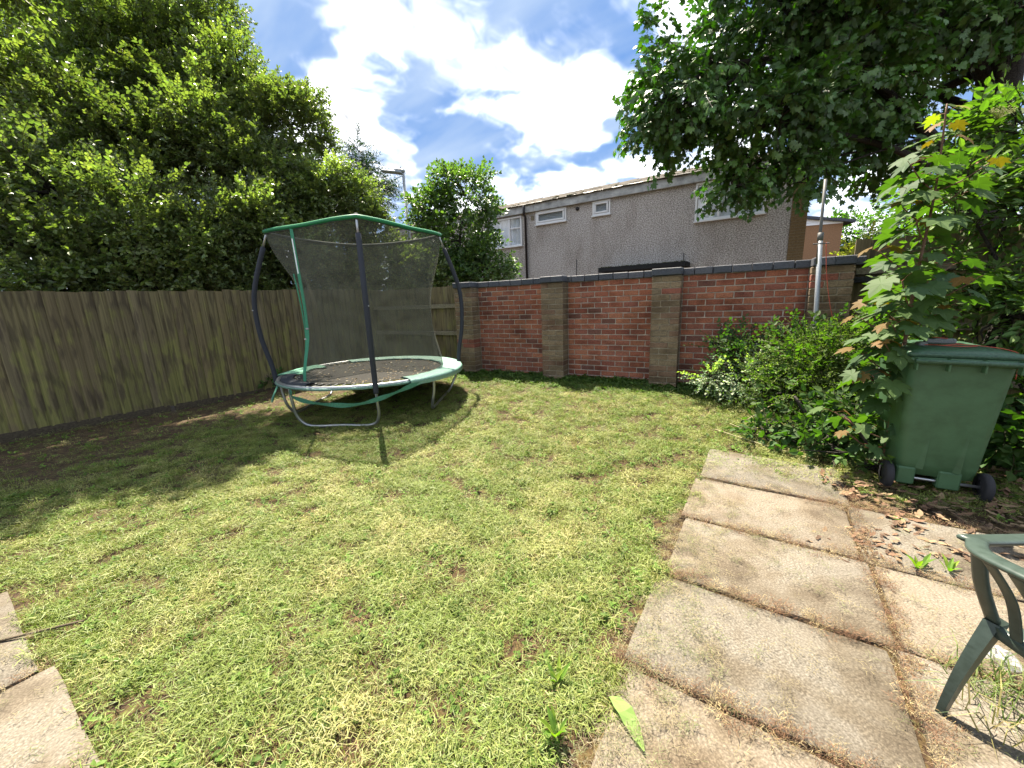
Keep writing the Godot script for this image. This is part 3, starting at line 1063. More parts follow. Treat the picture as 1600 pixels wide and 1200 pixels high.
func tree(n: String, label: String, group: String, base: Vector3, r0: float, fork: Vector3, clumps: Array, twigs: Array, count: int, sc: Vector2, m: Material, tint: Color, out := 0.7, droop := -0.15, sub := 9, fill := 0.22) -> Node3D:
	var t := thing(n, label, "tree", Transform3D(), group)
	# trunk and limbs
	var st := stn(true)
	var tp := curve([base - Vector3(0, 0.3, 0), base.lerp(fork, 0.35) + rv(0.08), base.lerp(fork, 0.7) + rv(0.08), fork], 4)
	var rads := []
	for i in tp.size():
		rads.append(r0 * (1.25 if i == 0 else lerpf(1.0, 0.62, float(i) / tp.size())))
	tube(st, tp, rads, 10)
	var V := PackedVector3Array()
	var C := PackedColorArray()
	var X := PackedInt32Array()
	var src := []
	for k in twigs.size():
		var ar: Array = twigs[k].surface_get_arrays(0)
		var tinted := []
		for q in 8:
			var f := 0.62 + 0.12 * q
			var pc := PackedColorArray()
			for c in ar[Mesh.ARRAY_COLOR]:
				pc.append(Color(c.r * tint.r * f, c.g * tint.g * f, c.b * tint.b * f))
			tinted.append(pc)
		src.append([ar[Mesh.ARRAY_VERTEX], tinted, ar[Mesh.ARRAY_INDEX]])
	var total := 0.0
	for c in clumps:
		var rad: Vector3 = c[1]
		total += rad.x * rad.y + rad.y * rad.z + rad.x * rad.z
	for c in clumps:
		var ctr: Vector3 = c[0]
		var rad: Vector3 = c[1]
		var from: Vector3 = tp[rng.randi_range(int(tp.size() * 0.45), tp.size() - 1)]
		var lp := curve([from, from.lerp(ctr, 0.45) + rv(0.25) + Vector3(0, 0.15, 0), ctr], 5)
		var lr := []
		var big := clampf(rad.length() * 0.045, 0.02, r0 * 0.55)
		for i in lp.size():
			lr.append(lerpf(big, big * 0.35, float(i) / (lp.size() - 1)))
		tube(st, lp, lr, 7, false)
		var share: float = count * (rad.x * rad.y + rad.y * rad.z + rad.x * rad.z) / total
		for b in sub:
			var dir := rv(1.0).normalized()
			dir.y = dir.y * 0.9 + 0.08
			var at := ctr + Vector3(dir.x * rad.x, dir.y * rad.y, dir.z * rad.z) * rr(0.45, 0.86)
			var br := (rad.x + rad.y + rad.z) / 3.0 * rr(0.30, 0.52)
			var bp := curve([ctr.lerp(at, rr(0.0, 0.2)), ctr.lerp(at, 0.5) + rv(0.12), at, at + (at - ctr).normalized() * br * 0.7], 3)
			var brr := []
			for i in bp.size():
				brr.append(lerpf(big * 0.4, 0.004, float(i) / (bp.size() - 1)))
			tube(st, bp, brr, 5, false)
			var bt := rr(0.72, 1.22)
			for q in int(share / sub):
				var d2 := rv(1.0).normalized()
				var p := at + Vector3(d2.x * 1.15, d2.y * 0.8, d2.z * 1.15) * br * pow(rng.randf(), 0.4)
				if fill > 0.0 and rng.randf() < fill:
					p = ctr + Vector3(d2.x * rad.x, d2.y * rad.y, d2.z * rad.z) * pow(rng.randf(), 0.5) * 0.8
				var o := ((p - at).normalized() * 0.6 + (p - ctr).normalized() * out + rv(0.55) + Vector3(0, droop, 0))
				var k := rng.randi_range(0, twigs.size() - 1)
				var z := Vector3.UP * 0.9 + rv(0.65)
				var s := rr(sc.x, sc.y)
				var at0 := V.size()
				V.append_array(Transform3D(frame_of(o, z).scaled(Vector3.ONE * s), p) * (src[k][0] as PackedVector3Array))
				C.append_array(src[k][1][clampi(int((bt * rr(0.85, 1.15) - 0.62) / 0.12 + 0.5), 0, 7)])
				for ix in src[k][2]:
					X.append(ix + at0)
	part(t, "trunk", done(st), M.bark)
	var am := ArrayMesh.new()
	var arr := []
	arr.resize(Mesh.ARRAY_MAX)
	arr[Mesh.ARRAY_VERTEX] = V
	arr[Mesh.ARRAY_COLOR] = C
	arr[Mesh.ARRAY_INDEX] = X
	am.add_surface_from_arrays(Mesh.PRIMITIVE_TRIANGLES, arr)
	part(t, "crown", am, m)
	return t

func build_trees():
	var g := Color(0.120, 0.162, 0.052)
	var stem := Color(0.10, 0.085, 0.05)
	var tw := [twig_mesh(101, 0.34, 13, 0.075, 0.052, g, stem), twig_mesh(102, 0.30, 12, 0.068, 0.050, Color(0.145, 0.185, 0.060), stem), twig_mesh(103, 0.40, 15, 0.075, 0.048, Color(0.100, 0.140, 0.046), stem)]
	tree("broadleaf_tree", "tall dense small leaved tree filling the upper left behind the fence", "", on_ground(-8.4, -9.4), 0.16, Vector3(-8.2, 3.0, -9.4),
		[[Vector3(-9.65, 6.60, -10.10), Vector3(1.78, 1.70, 1.44)], [Vector3(-8.55, 7.45, -11.10), Vector3(1.68, 1.60, 1.36)], [Vector3(-6.46, 5.24, -9.70), Vector3(1.21, 1.15, 0.98)], [Vector3(-10.23, 5.67, -9.08), Vector3(1.78, 1.70, 1.44)], [Vector3(-7.46, 4.54, -8.84), Vector3(1.26, 1.20, 1.02)], [Vector3(-8.66, 5.01, -9.04), Vector3(1.26, 1.20, 1.02)], [Vector3(-8.09, 3.66, -7.63), Vector3(1.16, 1.10, 0.94)], [Vector3(-6.67, 3.06, -7.60), Vector3(1.00, 0.95, 0.81)], [Vector3(-9.29, 3.30, -7.25), Vector3(1.16, 1.10, 0.94)], [Vector3(-8.10, 2.65, -7.01), Vector3(0.84, 0.72, 0.68)], [Vector3(-7.35, 2.39, -7.26), Vector3(0.84, 0.64, 0.68)], [Vector3(-6.37, 2.40, -7.77), Vector3(0.84, 0.64, 0.68)], [Vector3(-10.95, 9.04, -12.05), Vector3(1.99, 1.90, 1.61)], [Vector3(-8.22, 8.61, -11.96), Vector3(1.37, 1.30, 1.10)], [Vector3(-6.52, 7.07, -11.01), Vector3(1.10, 1.05, 0.89)], [Vector3(-7.09, 6.18, -10.21), Vector3(1.26, 1.20, 1.02)], [Vector3(-7.91, 1.97, -6.35), Vector3(0.53, 0.40, 0.42)], [Vector3(-7.46, 1.97, -6.65), Vector3(0.53, 0.40, 0.42)], [Vector3(-7.04, 1.96, -7.06), Vector3(0.53, 0.40, 0.42)], [Vector3(-6.42, 1.97, -7.37), Vector3(0.53, 0.40, 0.42)]],
		tw, 19500, Vector2(0.8, 1.3), M.leaf, Color(1.42, 1.38, 1.5), 0.75, 0.25, 13)
	tree("broadleaf_tree", "lower spreading tree right of the tall one behind the trampoline", "", on_ground(-4.9, -9.4), 0.10, Vector3(-4.8, 2.0, -9.4),
		[[Vector3(-5.35, 4.39, -9.63), Vector3(1.10, 1.05, 0.89)], [Vector3(-4.94, 5.68, -10.31), Vector3(0.89, 0.85, 0.72)], [Vector3(-5.42, 3.25, -8.56), Vector3(0.95, 0.90, 0.77)], [Vector3(-5.90, 2.57, -7.91), Vector3(0.84, 0.80, 0.68)], [Vector3(-4.09, 3.90, -9.73), Vector3(0.95, 0.90, 0.77)], [Vector3(-3.16, 3.14, -9.97), Vector3(0.58, 0.55, 0.47)], [Vector3(-4.74, 2.78, -8.98), Vector3(0.89, 0.85, 0.72)], [Vector3(-5.73, 2.26, -8.66), Vector3(0.73, 0.70, 0.59)], [Vector3(-3.98, 2.64, -9.76), Vector3(0.84, 0.80, 0.68)], [Vector3(-2.90, 2.33, -10.11), Vector3(0.68, 0.65, 0.55)], [Vector3(-2.16, 2.16, -10.27), Vector3(0.63, 0.60, 0.51)], [Vector3(-4.70, 2.19, -9.26), Vector3(0.73, 0.56, 0.59)], [Vector3(-5.88, 1.97, -7.88), Vector3(0.53, 0.40, 0.42)], [Vector3(-5.21, 1.97, -8.39), Vector3(0.53, 0.40, 0.42)], [Vector3(-3.63, 2.01, -9.83), Vector3(0.53, 0.40, 0.42)]],
		tw, 10500, Vector2(0.75, 1.15), M.leaf, Color(1.42, 1.38, 1.5), 0.8, 0.25, 11)
	# a neighbour's tree to the left of the view: its crown throws the shade along the fence
	tree("overhanging_tree", "high tree crown leaning over the fence from the left, above the view", "", on_ground(-8.4, -4.3), 0.17, Vector3(-7.9, 7.2, -5.2),
		[[Vector3(-6.22, 7.97, -7.22), Vector3(1.31, 1.25, 1.06)], [Vector3(-5.39, 8.49, -7.84), Vector3(1.21, 1.15, 0.98)], [Vector3(-4.88, 8.70, -8.50), Vector3(1.05, 1.00, 0.85)], [Vector3(-7.19, 6.98, -6.60), Vector3(1.26, 1.20, 1.02)]],
		tw, 3200, Vector2(0.9, 1.4), M.leaf, Color(1.2, 1.2, 1.2), 0.75, 0.1, 10)
	var gm := Color(0.10, 0.18, 0.055)
	var tw2 := [twig_mesh(111, 0.34, 10, 0.10, 0.07, gm, stem), twig_mesh(112, 0.30, 9, 0.09, 0.065, Color(0.12, 0.20, 0.06), stem)]
	tree("garden_tree", "rounded green tree standing between the street lamp and the pebbledash house", "", on_ground(-1.35, -11.4), 0.09, Vector3(-1.3, 2.0, -11.4),
		[[Vector3(-1.35, 3.1, -11.2), Vector3(1.25, 1.0, 1.1)], [Vector3(-1.0, 4.2, -11.4), Vector3(0.85, 0.8, 0.8)], [Vector3(-1.9, 3.9, -11.3), Vector3(0.7, 0.65, 0.7)], [Vector3(-0.6, 2.3, -11.0), Vector3(0.9, 0.6, 0.8)], [Vector3(-1.7, 2.1, -10.9), Vector3(0.8, 0.6, 0.7)]],
		tw2, 2300, Vector2(0.7, 1.1), M.leaf, Color(1, 1, 1), 0.8, 0.05, 9)
	# feathery conifer tip behind the left trees
	var con := twig_mesh(121, 0.5, 26, 0.10, 0.022, Color(0.030, 0.055, 0.030), Color(0.05, 0.04, 0.03))
	tree("conifer_tree", "dark feathery conifer top showing above the left trees beside the lamp", "", on_ground(-4.33, -13.06), 0.14, Vector3(-4.33, 3.0, -13.06),
		[[Vector3(-4.42, 6.12, -13.27), Vector3(0.28, 0.50, 0.28)], [Vector3(-4.35, 5.44, -13.12), Vector3(0.45, 0.50, 0.45)], [Vector3(-3.97, 5.05, -13.04), Vector3(0.50, 0.30, 0.50)], [Vector3(-4.48, 4.68, -12.96), Vector3(0.80, 0.60, 0.80)]], [con], 700, Vector2(0.6, 1.1), M.leaf_dark, Color(1.2, 1.2, 1.2), 0.9, -0.3, 8)
	# the big maple on the right
	var mg := Color(0.075, 0.155, 0.035)
	var tm := [twig_mesh(131, 0.44, 8, 0.125, 0.1, mg, stem, 1), twig_mesh(132, 0.36, 7, 0.115, 0.1, Color(0.09, 0.17, 0.04), stem, 1), twig_mesh(133, 0.5, 9, 0.13, 0.1, Color(0.065, 0.14, 0.03), stem, 1)]
	tree("maple_tree", "large dark maple with spreading branches overhanging from the upper right", "", on_ground(8.7, -7.7), 0.36, Vector3(8.4, 6.4, -7.5),
		[[Vector3(3.6, 5.1, -7.4), Vector3(1.35, 1.25, 1.1)], [Vector3(4.6, 6.0, -7.5), Vector3(1.7, 1.4, 1.3)], [Vector3(4.5, 4.2, -7.2), Vector3(1.25, 0.7, 0.9)], [Vector3(5.7, 4.9, -7.2), Vector3(1.4, 1.3, 1.2)], [Vector3(6.6, 6.2, -7.4), Vector3(1.9, 1.4, 1.5)], [Vector3(7.0, 4.1, -8.2), Vector3(1.4, 0.75, 1.1)], [Vector3(8.2, 5.6, -9.3), Vector3(1.8, 1.5, 1.2)], [Vector3(10.2, 7.2, -8.5), Vector3(2.2, 2.0, 1.8)], [Vector3(6.5, 7.6, -8.0), Vector3(2.5, 1.4, 1.8)], [Vector3(2.95, 4.45, -7.3), Vector3(0.7, 0.75, 0.7)], [Vector3(4.40, 3.60, -7.62), Vector3(0.62, 0.36, 0.5)], [Vector3(4.08, 3.28, -7.55), Vector3(0.48, 0.36, 0.45)], [Vector3(5.1, 3.3, -7.1), Vector3(0.4, 0.4, 0.4)], [Vector3(7.6, 5.4, -6.9), Vector3(0.9, 0.7, 0.5)]],
		tm, 5600, Vector2(0.6, 0.95), M.leaf_dark, Color(1.0, 0.96, 0.9), 0.6, -0.4, 11)
	# far trees behind the right hand fence
	for a in [[Vector3(24.0, 0, -27.5), 4.4, 2.6, "far green tree behind the orange brick house"], [Vector3(22.5, 0, -20.0), 3.6, 2.1, "far green tree just above the pale right hand fence"]]:
		var p: Vector3 = a[0]
		tree("far_tree", a[3], "far trees", p, 0.2, p + Vector3(0, a[1] * 0.6, 0), [[p + Vector3(0, a[1], 0), Vector3(a[2], 1.9, a[2])], [p + Vector3(-0.8, a[1] - 1.3, 0.6), Vector3(1.7, 1.3, 1.6)], [p + Vector3(1.4, a[1] - 0.9, 0.3), Vector3(1.6, 1.4, 1.5)]], tw2, 900, Vector2(1.6, 2.4), M.leaf_soft, Color(0.95, 1.0, 1.0), 0.8, 0.0, 8)

func shrub(n: String, label: String, group: String, base: Vector3, fork: Vector3, r0: float, clumps: Array, twigs: Array, count: int, sc: Vector2, m: Material, tint: Color, out := 0.7, droop := -0.1, sub := 6) -> Node3D:
	var t := tree(n, label, group, base, r0, fork, clumps, twigs, count, sc, m, tint, out, droop, sub)
	t.set_meta("category", "shrub")
	return t

func big_leaf_mesh(sd: int, l: float, c: Color) -> ArrayMesh:
	# one maple leaf on its stalk: stalk along +y, blade beyond it
	var keep := rng.state
	rng.seed = sd
	var st := stn(false)
	st.set_color(Color(0.22, 0.09, 0.05))
	tube(st, [Vector3.ZERO, Vector3(0, 0.5, 0.05) * l, Vector3(0, 0.85, 0) * l], 0.0022, 4, false)
	lobed(st, Vector3(0, 0.83, 0) * l, Vector3(0, 0.72, -0.70), Vector3(0.05, 0.70, 0.72), l, c, 0.22)
	rng.state = keep
	st.generate_normals()
	return st.commit()

func build_shrubs():
	var stem := Color(0.11, 0.10, 0.05)
	var eg := Color(0.11, 0.185, 0.055)
	var el := [twig_mesh(201, 0.26, 7, 0.105, 0.042, eg, stem, 0, true), twig_mesh(202, 0.24, 7, 0.095, 0.04, Color(0.095, 0.16, 0.048), stem, 0, true), twig_mesh(203, 0.22, 5, 0.10, 0.045, Color(0.13, 0.205, 0.058), stem, 0, true)]
	var elder := shrub("elder_bush", "tall leafy elder bush with cream flower heads above the green bin", "", on_ground(4.4, -3.5), Vector3(4.3, 1.0, -3.5), 0.04,
		[[Vector3(4.55, 2.55, -3.6), Vector3(0.65, 0.55, 0.45)], [Vector3(3.95, 2.05, -3.55), Vector3(0.5, 0.45, 0.35)], [Vector3(4.5, 1.75, -3.3), Vector3(0.75, 0.55, 0.45)], [Vector3(3.75, 1.45, -3.5), Vector3(0.4, 0.35, 0.3)], [Vector3(5.1, 2.3, -3.1), Vector3(0.75, 0.8, 0.5)], [Vector3(4.15, 1.15, -3.25), Vector3(0.55, 0.4, 0.35)], [Vector3(4.8, 1.0, -2.8), Vector3(0.6, 0.6, 0.4)], [Vector3(4.1, 0.5, -2.95), Vector3(0.45, 0.4, 0.3)]],
		el, 1700, Vector2(0.75, 1.15), M.leaf_soft, Color(1, 1, 1), 0.8, -0.1, 7)
	for k in 11:
		var p := Vector3(rr(3.5, 4.7), rr(1.2, 2.8), rr(-3.25, -2.95))
		var st := stn()
		st.set_color(Color(0.36, 0.34, 0.17))
		for q in 60:
			var a := rr(0, TAU)
			var r := sqrt(rng.randf()) * 0.075
			var c := Vector3(cos(a) * r, rr(-0.01, 0.012), sin(a) * r)
			box(st, c, Vector3.ONE * rr(0.005, 0.009))
			tube(st, [Vector3(0, -0.06, 0), c], 0.0008, 3, false)
		part(elder, "flower_head", done(st), M.leaf_soft, Transform3D(Basis(Vector3(1, 0, 0.3).normalized(), rr(0.2, 0.7)), p))
	# maple sapling with large leaves, each leaf its own piece
	var sap := thing("maple_sapling", "young maple with large lobed leaves, bronze at the tips, beside the green bin", "sapling", Transform3D(Basis(), Vector3.ZERO))
	var main := curve([Vector3(2.80, 0.03, -2.77), Vector3(2.77, 0.7, -2.73), Vector3(2.79, 1.4, -2.75), Vector3(2.87, 2.05, -2.80), Vector3(2.87, 2.58, -2.82)], 6)
	var mr := []
	for i in main.size():
		mr.append(lerpf(0.016, 0.004, float(i) / main.size()))
	part(sap, "stem", tube_mesh(main, mr, 7), M.red_stem)
	var gl := []
	var bl := []
	var yl := []
	for k in 4:
		gl.append(big_leaf_mesh(210 + k, 0.18, [Color(0.065, 0.115, 0.042), Color(0.08, 0.135, 0.05), Color(0.058, 0.105, 0.045), Color(0.085, 0.14, 0.045)][k]))
	for k in 2:
		bl.append(big_leaf_mesh(220 + k, 0.13, [Color(0.19, 0.105, 0.03), Color(0.16, 0.10, 0.03)][k]))
		yl.append(big_leaf_mesh(230 + k, 0.11, [Color(0.36, 0.33, 0.06), Color(0.30, 0.30, 0.06)][k]))
	var arms := [[main, 0.22]]
	for k in 24:
		var h := rr(0.30, 2.1) if k > 4 else 0.35 + 0.3 * k
		var at: Vector3 = main[clampi(int(h / 2.58 * main.size()), 0, main.size() - 1)]
		var a := rr(2.2, 4.4) if k % 3 else rr(-0.8, 1.0)
		var ln := rr(0.22, 0.42) * (1.15 - h * 0.25)
		var e := at + Vector3(cos(a) * ln, ln * 0.55, sin(a) * ln * 0.6 + 0.03)
		var ap := curve([at, at.lerp(e, 0.5) + Vector3(0, -0.02, 0), e], 4)
		part(sap, "branch", tube_mesh(ap, 0.004, 5), M.red_stem)
		arms.append([ap, 0.0])
	for ai in arms.size():
		var path: Array = arms[ai][0]
		var n := 20 if ai == 0 else 3
		for i in n:
			var f := lerpf(0.10, 1.0, (i + 0.5) / n) if ai == 0 else lerpf(0.45, 1.0, float(i) / (n - 1))
			var p: Vector3 = path[clampi(int(f * (path.size() - 1)), 0, path.size() - 1)]
			for side in 2:
				var a := i * PI * 0.5 + side * PI + rr(-0.5, 0.5)
				var d := Vector3(cos(a), rr(0.1, 0.55), sin(a))
				var tip := (ai == 0 and i > n - 4) or (ai > 0 and i == n - 1 and rng.randf() < 0.55)
				var mesh: ArrayMesh = gl[rng.randi_range(0, 3)]
				if tip:
					mesh = yl[rng.randi_range(0, 1)] if (ai == 0 and i == n - 1) else bl[rng.randi_range(0, 1)]
				var s := rr(0.6, 0.95) * (0.85 if tip else 1.0)
				part(sap, "leaf", mesh, M.leaf_soft, Transform3D(frame_of(d, Vector3.UP + rv(0.3)).scaled(Vector3.ONE * s), p))
	# variegated shrub against the wall, bramble heap, low weeds
	var vg := [twig_mesh(241, 0.24, 14, 0.032, 0.024, Color(0.42, 0.50, 0.34), stem, 0, true), twig_mesh(242, 0.20, 12, 0.030, 0.022, Color(0.24, 0.34, 0.18), stem, 0, true)]
	shrub("variegated_shrub", "pale white edged small leaved shrub at the foot of the wall", "", on_ground(2.85, -4.75), Vector3(2.85, 0.4, -4.75), 0.012,
		[[Vector3(2.70, 0.42, -4.55), Vector3(0.30, 0.17, 0.25)], [Vector3(2.42, 0.46, -4.60), Vector3(0.22, 0.08, 0.15)], [Vector3(2.9, 0.5, -4.7), Vector3(0.25, 0.2, 0.2)]], vg, 300, Vector2(0.7, 1.2), M.leaf_soft, Color(1, 1, 1), 1.0, -0.1, 6)
	var dg := [twig_mesh(243, 0.30, 12, 0.045, 0.032, Color(0.06, 0.115, 0.045), stem), twig_mesh(244, 0.34, 10, 0.05, 0.035, Color(0.075, 0.13, 0.045), stem)]
	var sr := shrub("trailing_shrub", "dark arching shrub trailing up the brick wall below the metal pole", "", on_ground(3.1, -4.75), Vector3(3.1, 0.5, -4.75), 0.012,
		[[Vector3(2.95, 0.62, -4.72), Vector3(0.42, 0.24, 0.2)], [Vector3(3.35, 0.75, -4.45), Vector3(0.38, 0.28, 0.22)], [Vector3(2.62, 0.78, -4.95), Vector3(0.30, 0.09, 0.12)]], dg, 240, Vector2(0.7, 1.2), M.leaf_soft, Color(1, 1, 1), 0.9, 0.15, 6)
	var fg := [twig_mesh(245, 0.34, 22, 0.030, 0.012, Color(0.14, 0.21, 0.05), Color(0.13, 0.17, 0.05)), twig_mesh(246, 0.28, 9, 0.06, 0.045, Color(0.095, 0.165, 0.045), stem), twig_mesh(247, 0.30, 20, 0.026, 0.011, Color(0.17, 0.22, 0.06), Color(0.14, 0.17, 0.05))]
	shrub("bramble_heap", "tangled light green heap of weeds and brambles in front of the wall", "", on_ground(3.2, -4.0), Vector3(3.2, 0.4, -4.0), 0.010,
		[[Vector3(3.25, 0.62, -4.0), Vector3(0.50, 0.36, 0.40)], [Vector3(2.95, 0.40, -4.0), Vector3(0.42, 0.28, 0.34)], [Vector3(3.55, 0.75, -3.9), Vector3(0.42, 0.36, 0.34)], [Vector3(3.2, 0.32, -3.55), Vector3(0.45, 0.26, 0.30)], [Vector3(3.6, 0.55, -3.4), Vector3(0.40, 0.40, 0.30)]],
		fg, 1250, Vector2(0.7, 1.2), M.leaf_soft, Color(1, 1, 1), 0.6, 0.1, 8)
	var lg := [twig_mesh(248, 0.22, 7, 0.085, 0.055, Color(0.075, 0.145, 0.045), stem), twig_mesh(249, 0.20, 6, 0.075, 0.06, Color(0.10, 0.175, 0.05), stem)]
	shrub("leafy_weeds", "low broad leaved weeds spilling over the back of the paving", "", on_ground(2.75, -3.2), Vector3(2.75, 0.2, -3.2), 0.008,
		[[Vector3(2.70, 0.22, -3.35), Vector3(0.32, 0.16, 0.24)], [Vector3(2.62, 0.16, -3.00), Vector3(0.28, 0.14, 0.18)], [Vector3(2.95, 0.34, -3.1), Vector3(0.30, 0.25, 0.22)], [Vector3(2.35, 0.15, -3.45), Vector3(0.30, 0.10, 0.16)], [Vector3(2.75, 0.14, -2.72), Vector3(0.20, 0.10, 0.12)]],
		lg, 260, Vector2(0.6, 1.1), M.leaf_soft, Color(0.78, 0.8, 0.8), 0.6, 0.15, 6)
	shrub("leafy_weeds", "dark leafy undergrowth behind and right of the green bin", "", on_ground(4.0, -2.6), Vector3(4.0, 0.3, -2.6), 0.008,
		[[Vector3(3.75, 0.35, -2.75), Vector3(0.35, 0.30, 0.25)], [Vector3(4.1, 0.3, -2.35), Vector3(0.4, 0.28, 0.3)], [Vector3(3.45, 0.55, -3.15), Vector3(0.30, 0.35, 0.25)]],
		lg, 260, Vector2(0.7, 1.2), M.leaf_soft, Color(0.8, 0.85, 0.8), 0.6, 0.15, 6)
	shrub("leafy_weeds", "small leafy weed clump by the fence foot behind the trampoline", "", on_ground(-4.45, -7.0), on_ground(-4.45, -7.0) + Vector3(0, 0.15, 0), 0.006,
		[[on_ground(-4.4, -6.95) + Vector3(0, 0.14, 0), Vector3(0.35, 0.12, 0.2)]], lg, 40, Vector2(0.6, 1.0), M.leaf_soft, Color(0.8, 0.9, 0.8), 0.6, 0.2, 4)
	var yel := twig_mesh(250, 0.3, 12, 0.07, 0.045, Color(0.42, 0.40, 0.10), stem)
	shrub("golden_shrub", "yellow leaved shrub just above the wall coping by the house corner", "", on_ground(6.6, -7.4), Vector3(6.6, 1.4, -7.4), 0.02, [[Vector3(6.6, 2.0, -7.4), Vector3(0.35, 0.35, 0.3)]], [yel], 60, Vector2(0.6, 1.0), M.leaf_soft, Color(1, 1, 1), 0.8, 0.2, 5)

# =====================================================================  trampoline
func polar(a: float, r: float, y: float) -> Vector3:
	var q := deg_to_rad(a)
	return Vector3(cos(q) * r, y, sin(q) * r)

func build_trampoline():
	var o := Vector3(-1.983, 0.0, -5.578)
	var t := thing("trampoline", "round garden trampoline with torn green pad and black safety net", "trampoline", Transform3D(Basis(), o))
	var yr := 0.55
	var R := 1.20
	var ring := []
	for i in 65:
		ring.append(polar(i * 360.0 / 64, R, yr))
	var st := stn(true)
	tube(st, ring, 0.021, 8, false)
	part(t, "frame_ring", done(st), M.steel)
	# four U-shaped legs, and a pole above one end of each
	for k in 4:
		var a0 := 70.5 - k * 90.0
		var a1 := a0 + 54.0
		var g0 := polar(a0, 1.10, 0)
		var g1 := polar(a1, 1.10, 0)
		g0.y = gh(o.x + g0.x, o.z + g0.z) + 0.022
		g1.y = gh(o.x + g1.x, o.z + g1.z) + 0.022
		var c0 := g0.lerp(g1, 0.10)
		var c1 := g1.lerp(g0, 0.10)
		var path := curve([polar(a0, R, yr), polar(a0, 1.19, 0.36), g0 + (g0 * Vector3(1, 0, 1)).normalized() * 0.05 + Vector3(0, 0.12, 0), c0, g0.lerp(g1, 0.5), c1, g1 + (g1 * Vector3(1, 0, 1)).normalized() * 0.05 + Vector3(0, 0.12, 0), polar(a1, 1.19, 0.36), polar(a1, R, yr)], 5)
		part(t, "leg", tube_mesh(path, 0.018, 8), M.steel)
		var pp := curve([polar(a0, 1.24, 0.46), polar(a0, 1.26, 0.72), polar(a0, 1.335, 1.15), polar(a0, 1.325, 1.65), polar(a0, 1.14, 2.22)], 5)
		var pole := part(t, "pole", tube_mesh(pp, 0.030, 10), M.foam)
		part(pole, "pole_tip", tube_mesh([polar(a0, 1.14, 2.22), polar(a0, 1.09, 2.36), polar(a0, 1.08, 2.42)], 0.014, 8), M.steel)
		part(pole, "pole_cap", tube_mesh([polar(a0, 1.085, 2.38), polar(a0, 1.08, 2.44)], [0.026, 0.02], 8), M.foam)
		part(pole, "bolt", tube_mesh([polar(a0 - 1.0, 1.358, 1.45), polar(a0 - 1.0, 1.375, 1.45)], 0.008, 6), M.steel)
	# top rods in a green sleeve: between the poles they run nearly straight
	for half in 2:
		var tops := []
		for i in 37:
			var a := -19.5 + half * 180.0 + i * 5.0
			tops.append(polar(a, top_r(a), top_y(a)))
		st = stn(true)
		tube(st, tops, 0.024 if half == 0 else 0.018, 8, false)
		part(t, "top_sleeve", done(st), M.green_sleeve if half == 0 else M.net_edge)
	# bed
	st = stn(true)
	var n := 48
	for i in n:
		var a := i * 360.0 / n
		var b := (i + 1) * 360.0 / n
		var prev_a := Vector3(0, yr - 0.05, 0)
		var prev_b := prev_a
		for r in [0.35, 0.7, 0.98]:
			var y: float = yr - 0.05 * (1.0 - pow(r / 0.98, 2.0))
			var pa := polar(a, r, y)
			var pb := polar(b, r, y)
			if prev_a == prev_b:
				tri(st, prev_a, pb, pa)
			else:
				quad(st, prev_a, prev_b, pb, pa)
			prev_a = pa
			prev_b = pb
	part(t, "jumping_mat", done(st), M.mat_black)
	st = stn()
	for i in 60:
		var a := i * 6.0
		tube(st, [polar(a, 0.975, yr), polar(a, 1.19, yr)], 0.007, 5, false)
	part(t, "springs", done(st), M.steel).set_meta("kind", "stuff")
	# what is left of the padded cover
	part(t, "pad", pad_arc(-128.0, 52.0, 0.95, 1.265, yr, 0.0), M.pad)
	var pl := part(t, "pad", pad_arc(166.0, 206.0, 0.93, 1.26, yr, 0.03), M.pad_worn)
	pl.set_meta("label", "torn darker corner of the green pad")
	part(t, "pad_edge", pad_arc(50.0, 166.0, 1.17, 1.225, yr - 0.016, 0.006, 0.25), M.pad)
	part(t, "pad_foam", pad_arc(112.0, 168.0, 1.0, 1.17, yr + 0.004, 0.012), M.foam)
	# torn strips hanging from the rim
	var mid := curve([polar(118, 1.26, yr - 0.02), polar(116, 1.28, yr - 0.10), polar(100, 1.28, yr - 0.16), polar(82, 1.28, yr - 0.19), polar(66, 1.28, yr - 0.13), polar(52, 1.27, yr - 0.05), polar(40, 1.265, yr - 0.03)], 6)
	var acr := []
	for i in mid.size():
		acr.append(Vector3(0, 0.020 + 0.008 * sin(i * 0.9), 0) + mid[i].normalized() * 0.008)
	part(t, "torn_strip", strip_mesh(mid, acr), M.pad_worn)
	var mid2 := curve([polar(170, 1.26, yr - 0.02), polar(166, 1.27, yr - 0.13), polar(158, 1.30, yr - 0.24), polar(150, 1.30, yr - 0.27)], 5)
	var acr2 := []
	for i in mid2.size():
		acr2.append(Vector3(0.028, 0.012, 0.01) * (1.0 - 0.03 * i))
	part(t, "torn_strip", strip_mesh(mid2, acr2), M.pad_worn)
	# net: hangs from the sleeve, drawn in at the waist, slack on the left
	st = stn(true)
	var rows := 14
	var cols := 72
	var grid := []
	for j in rows + 1:
		var row := []
		for i in cols:
			row.append(net_at(i * 360.0 / cols, float(j) / rows))
		grid.append(row)
	for j in rows:
		for i in cols:
			var i2 := (i + 1) % cols
			quad(st, grid[j][i], grid[j][i2], grid[j + 1][i2], grid[j + 1][i])
	part(t, "safety_net", done(st), M.net)
	var hem := []
	for i in cols + 1:
		hem.append(net_at(i * 360.0 / cols, 0.985))
	st = stn(true)
	tube(st, hem, 0.006, 4, false)
	part(t, "net_hem", done(st), M.net_edge)
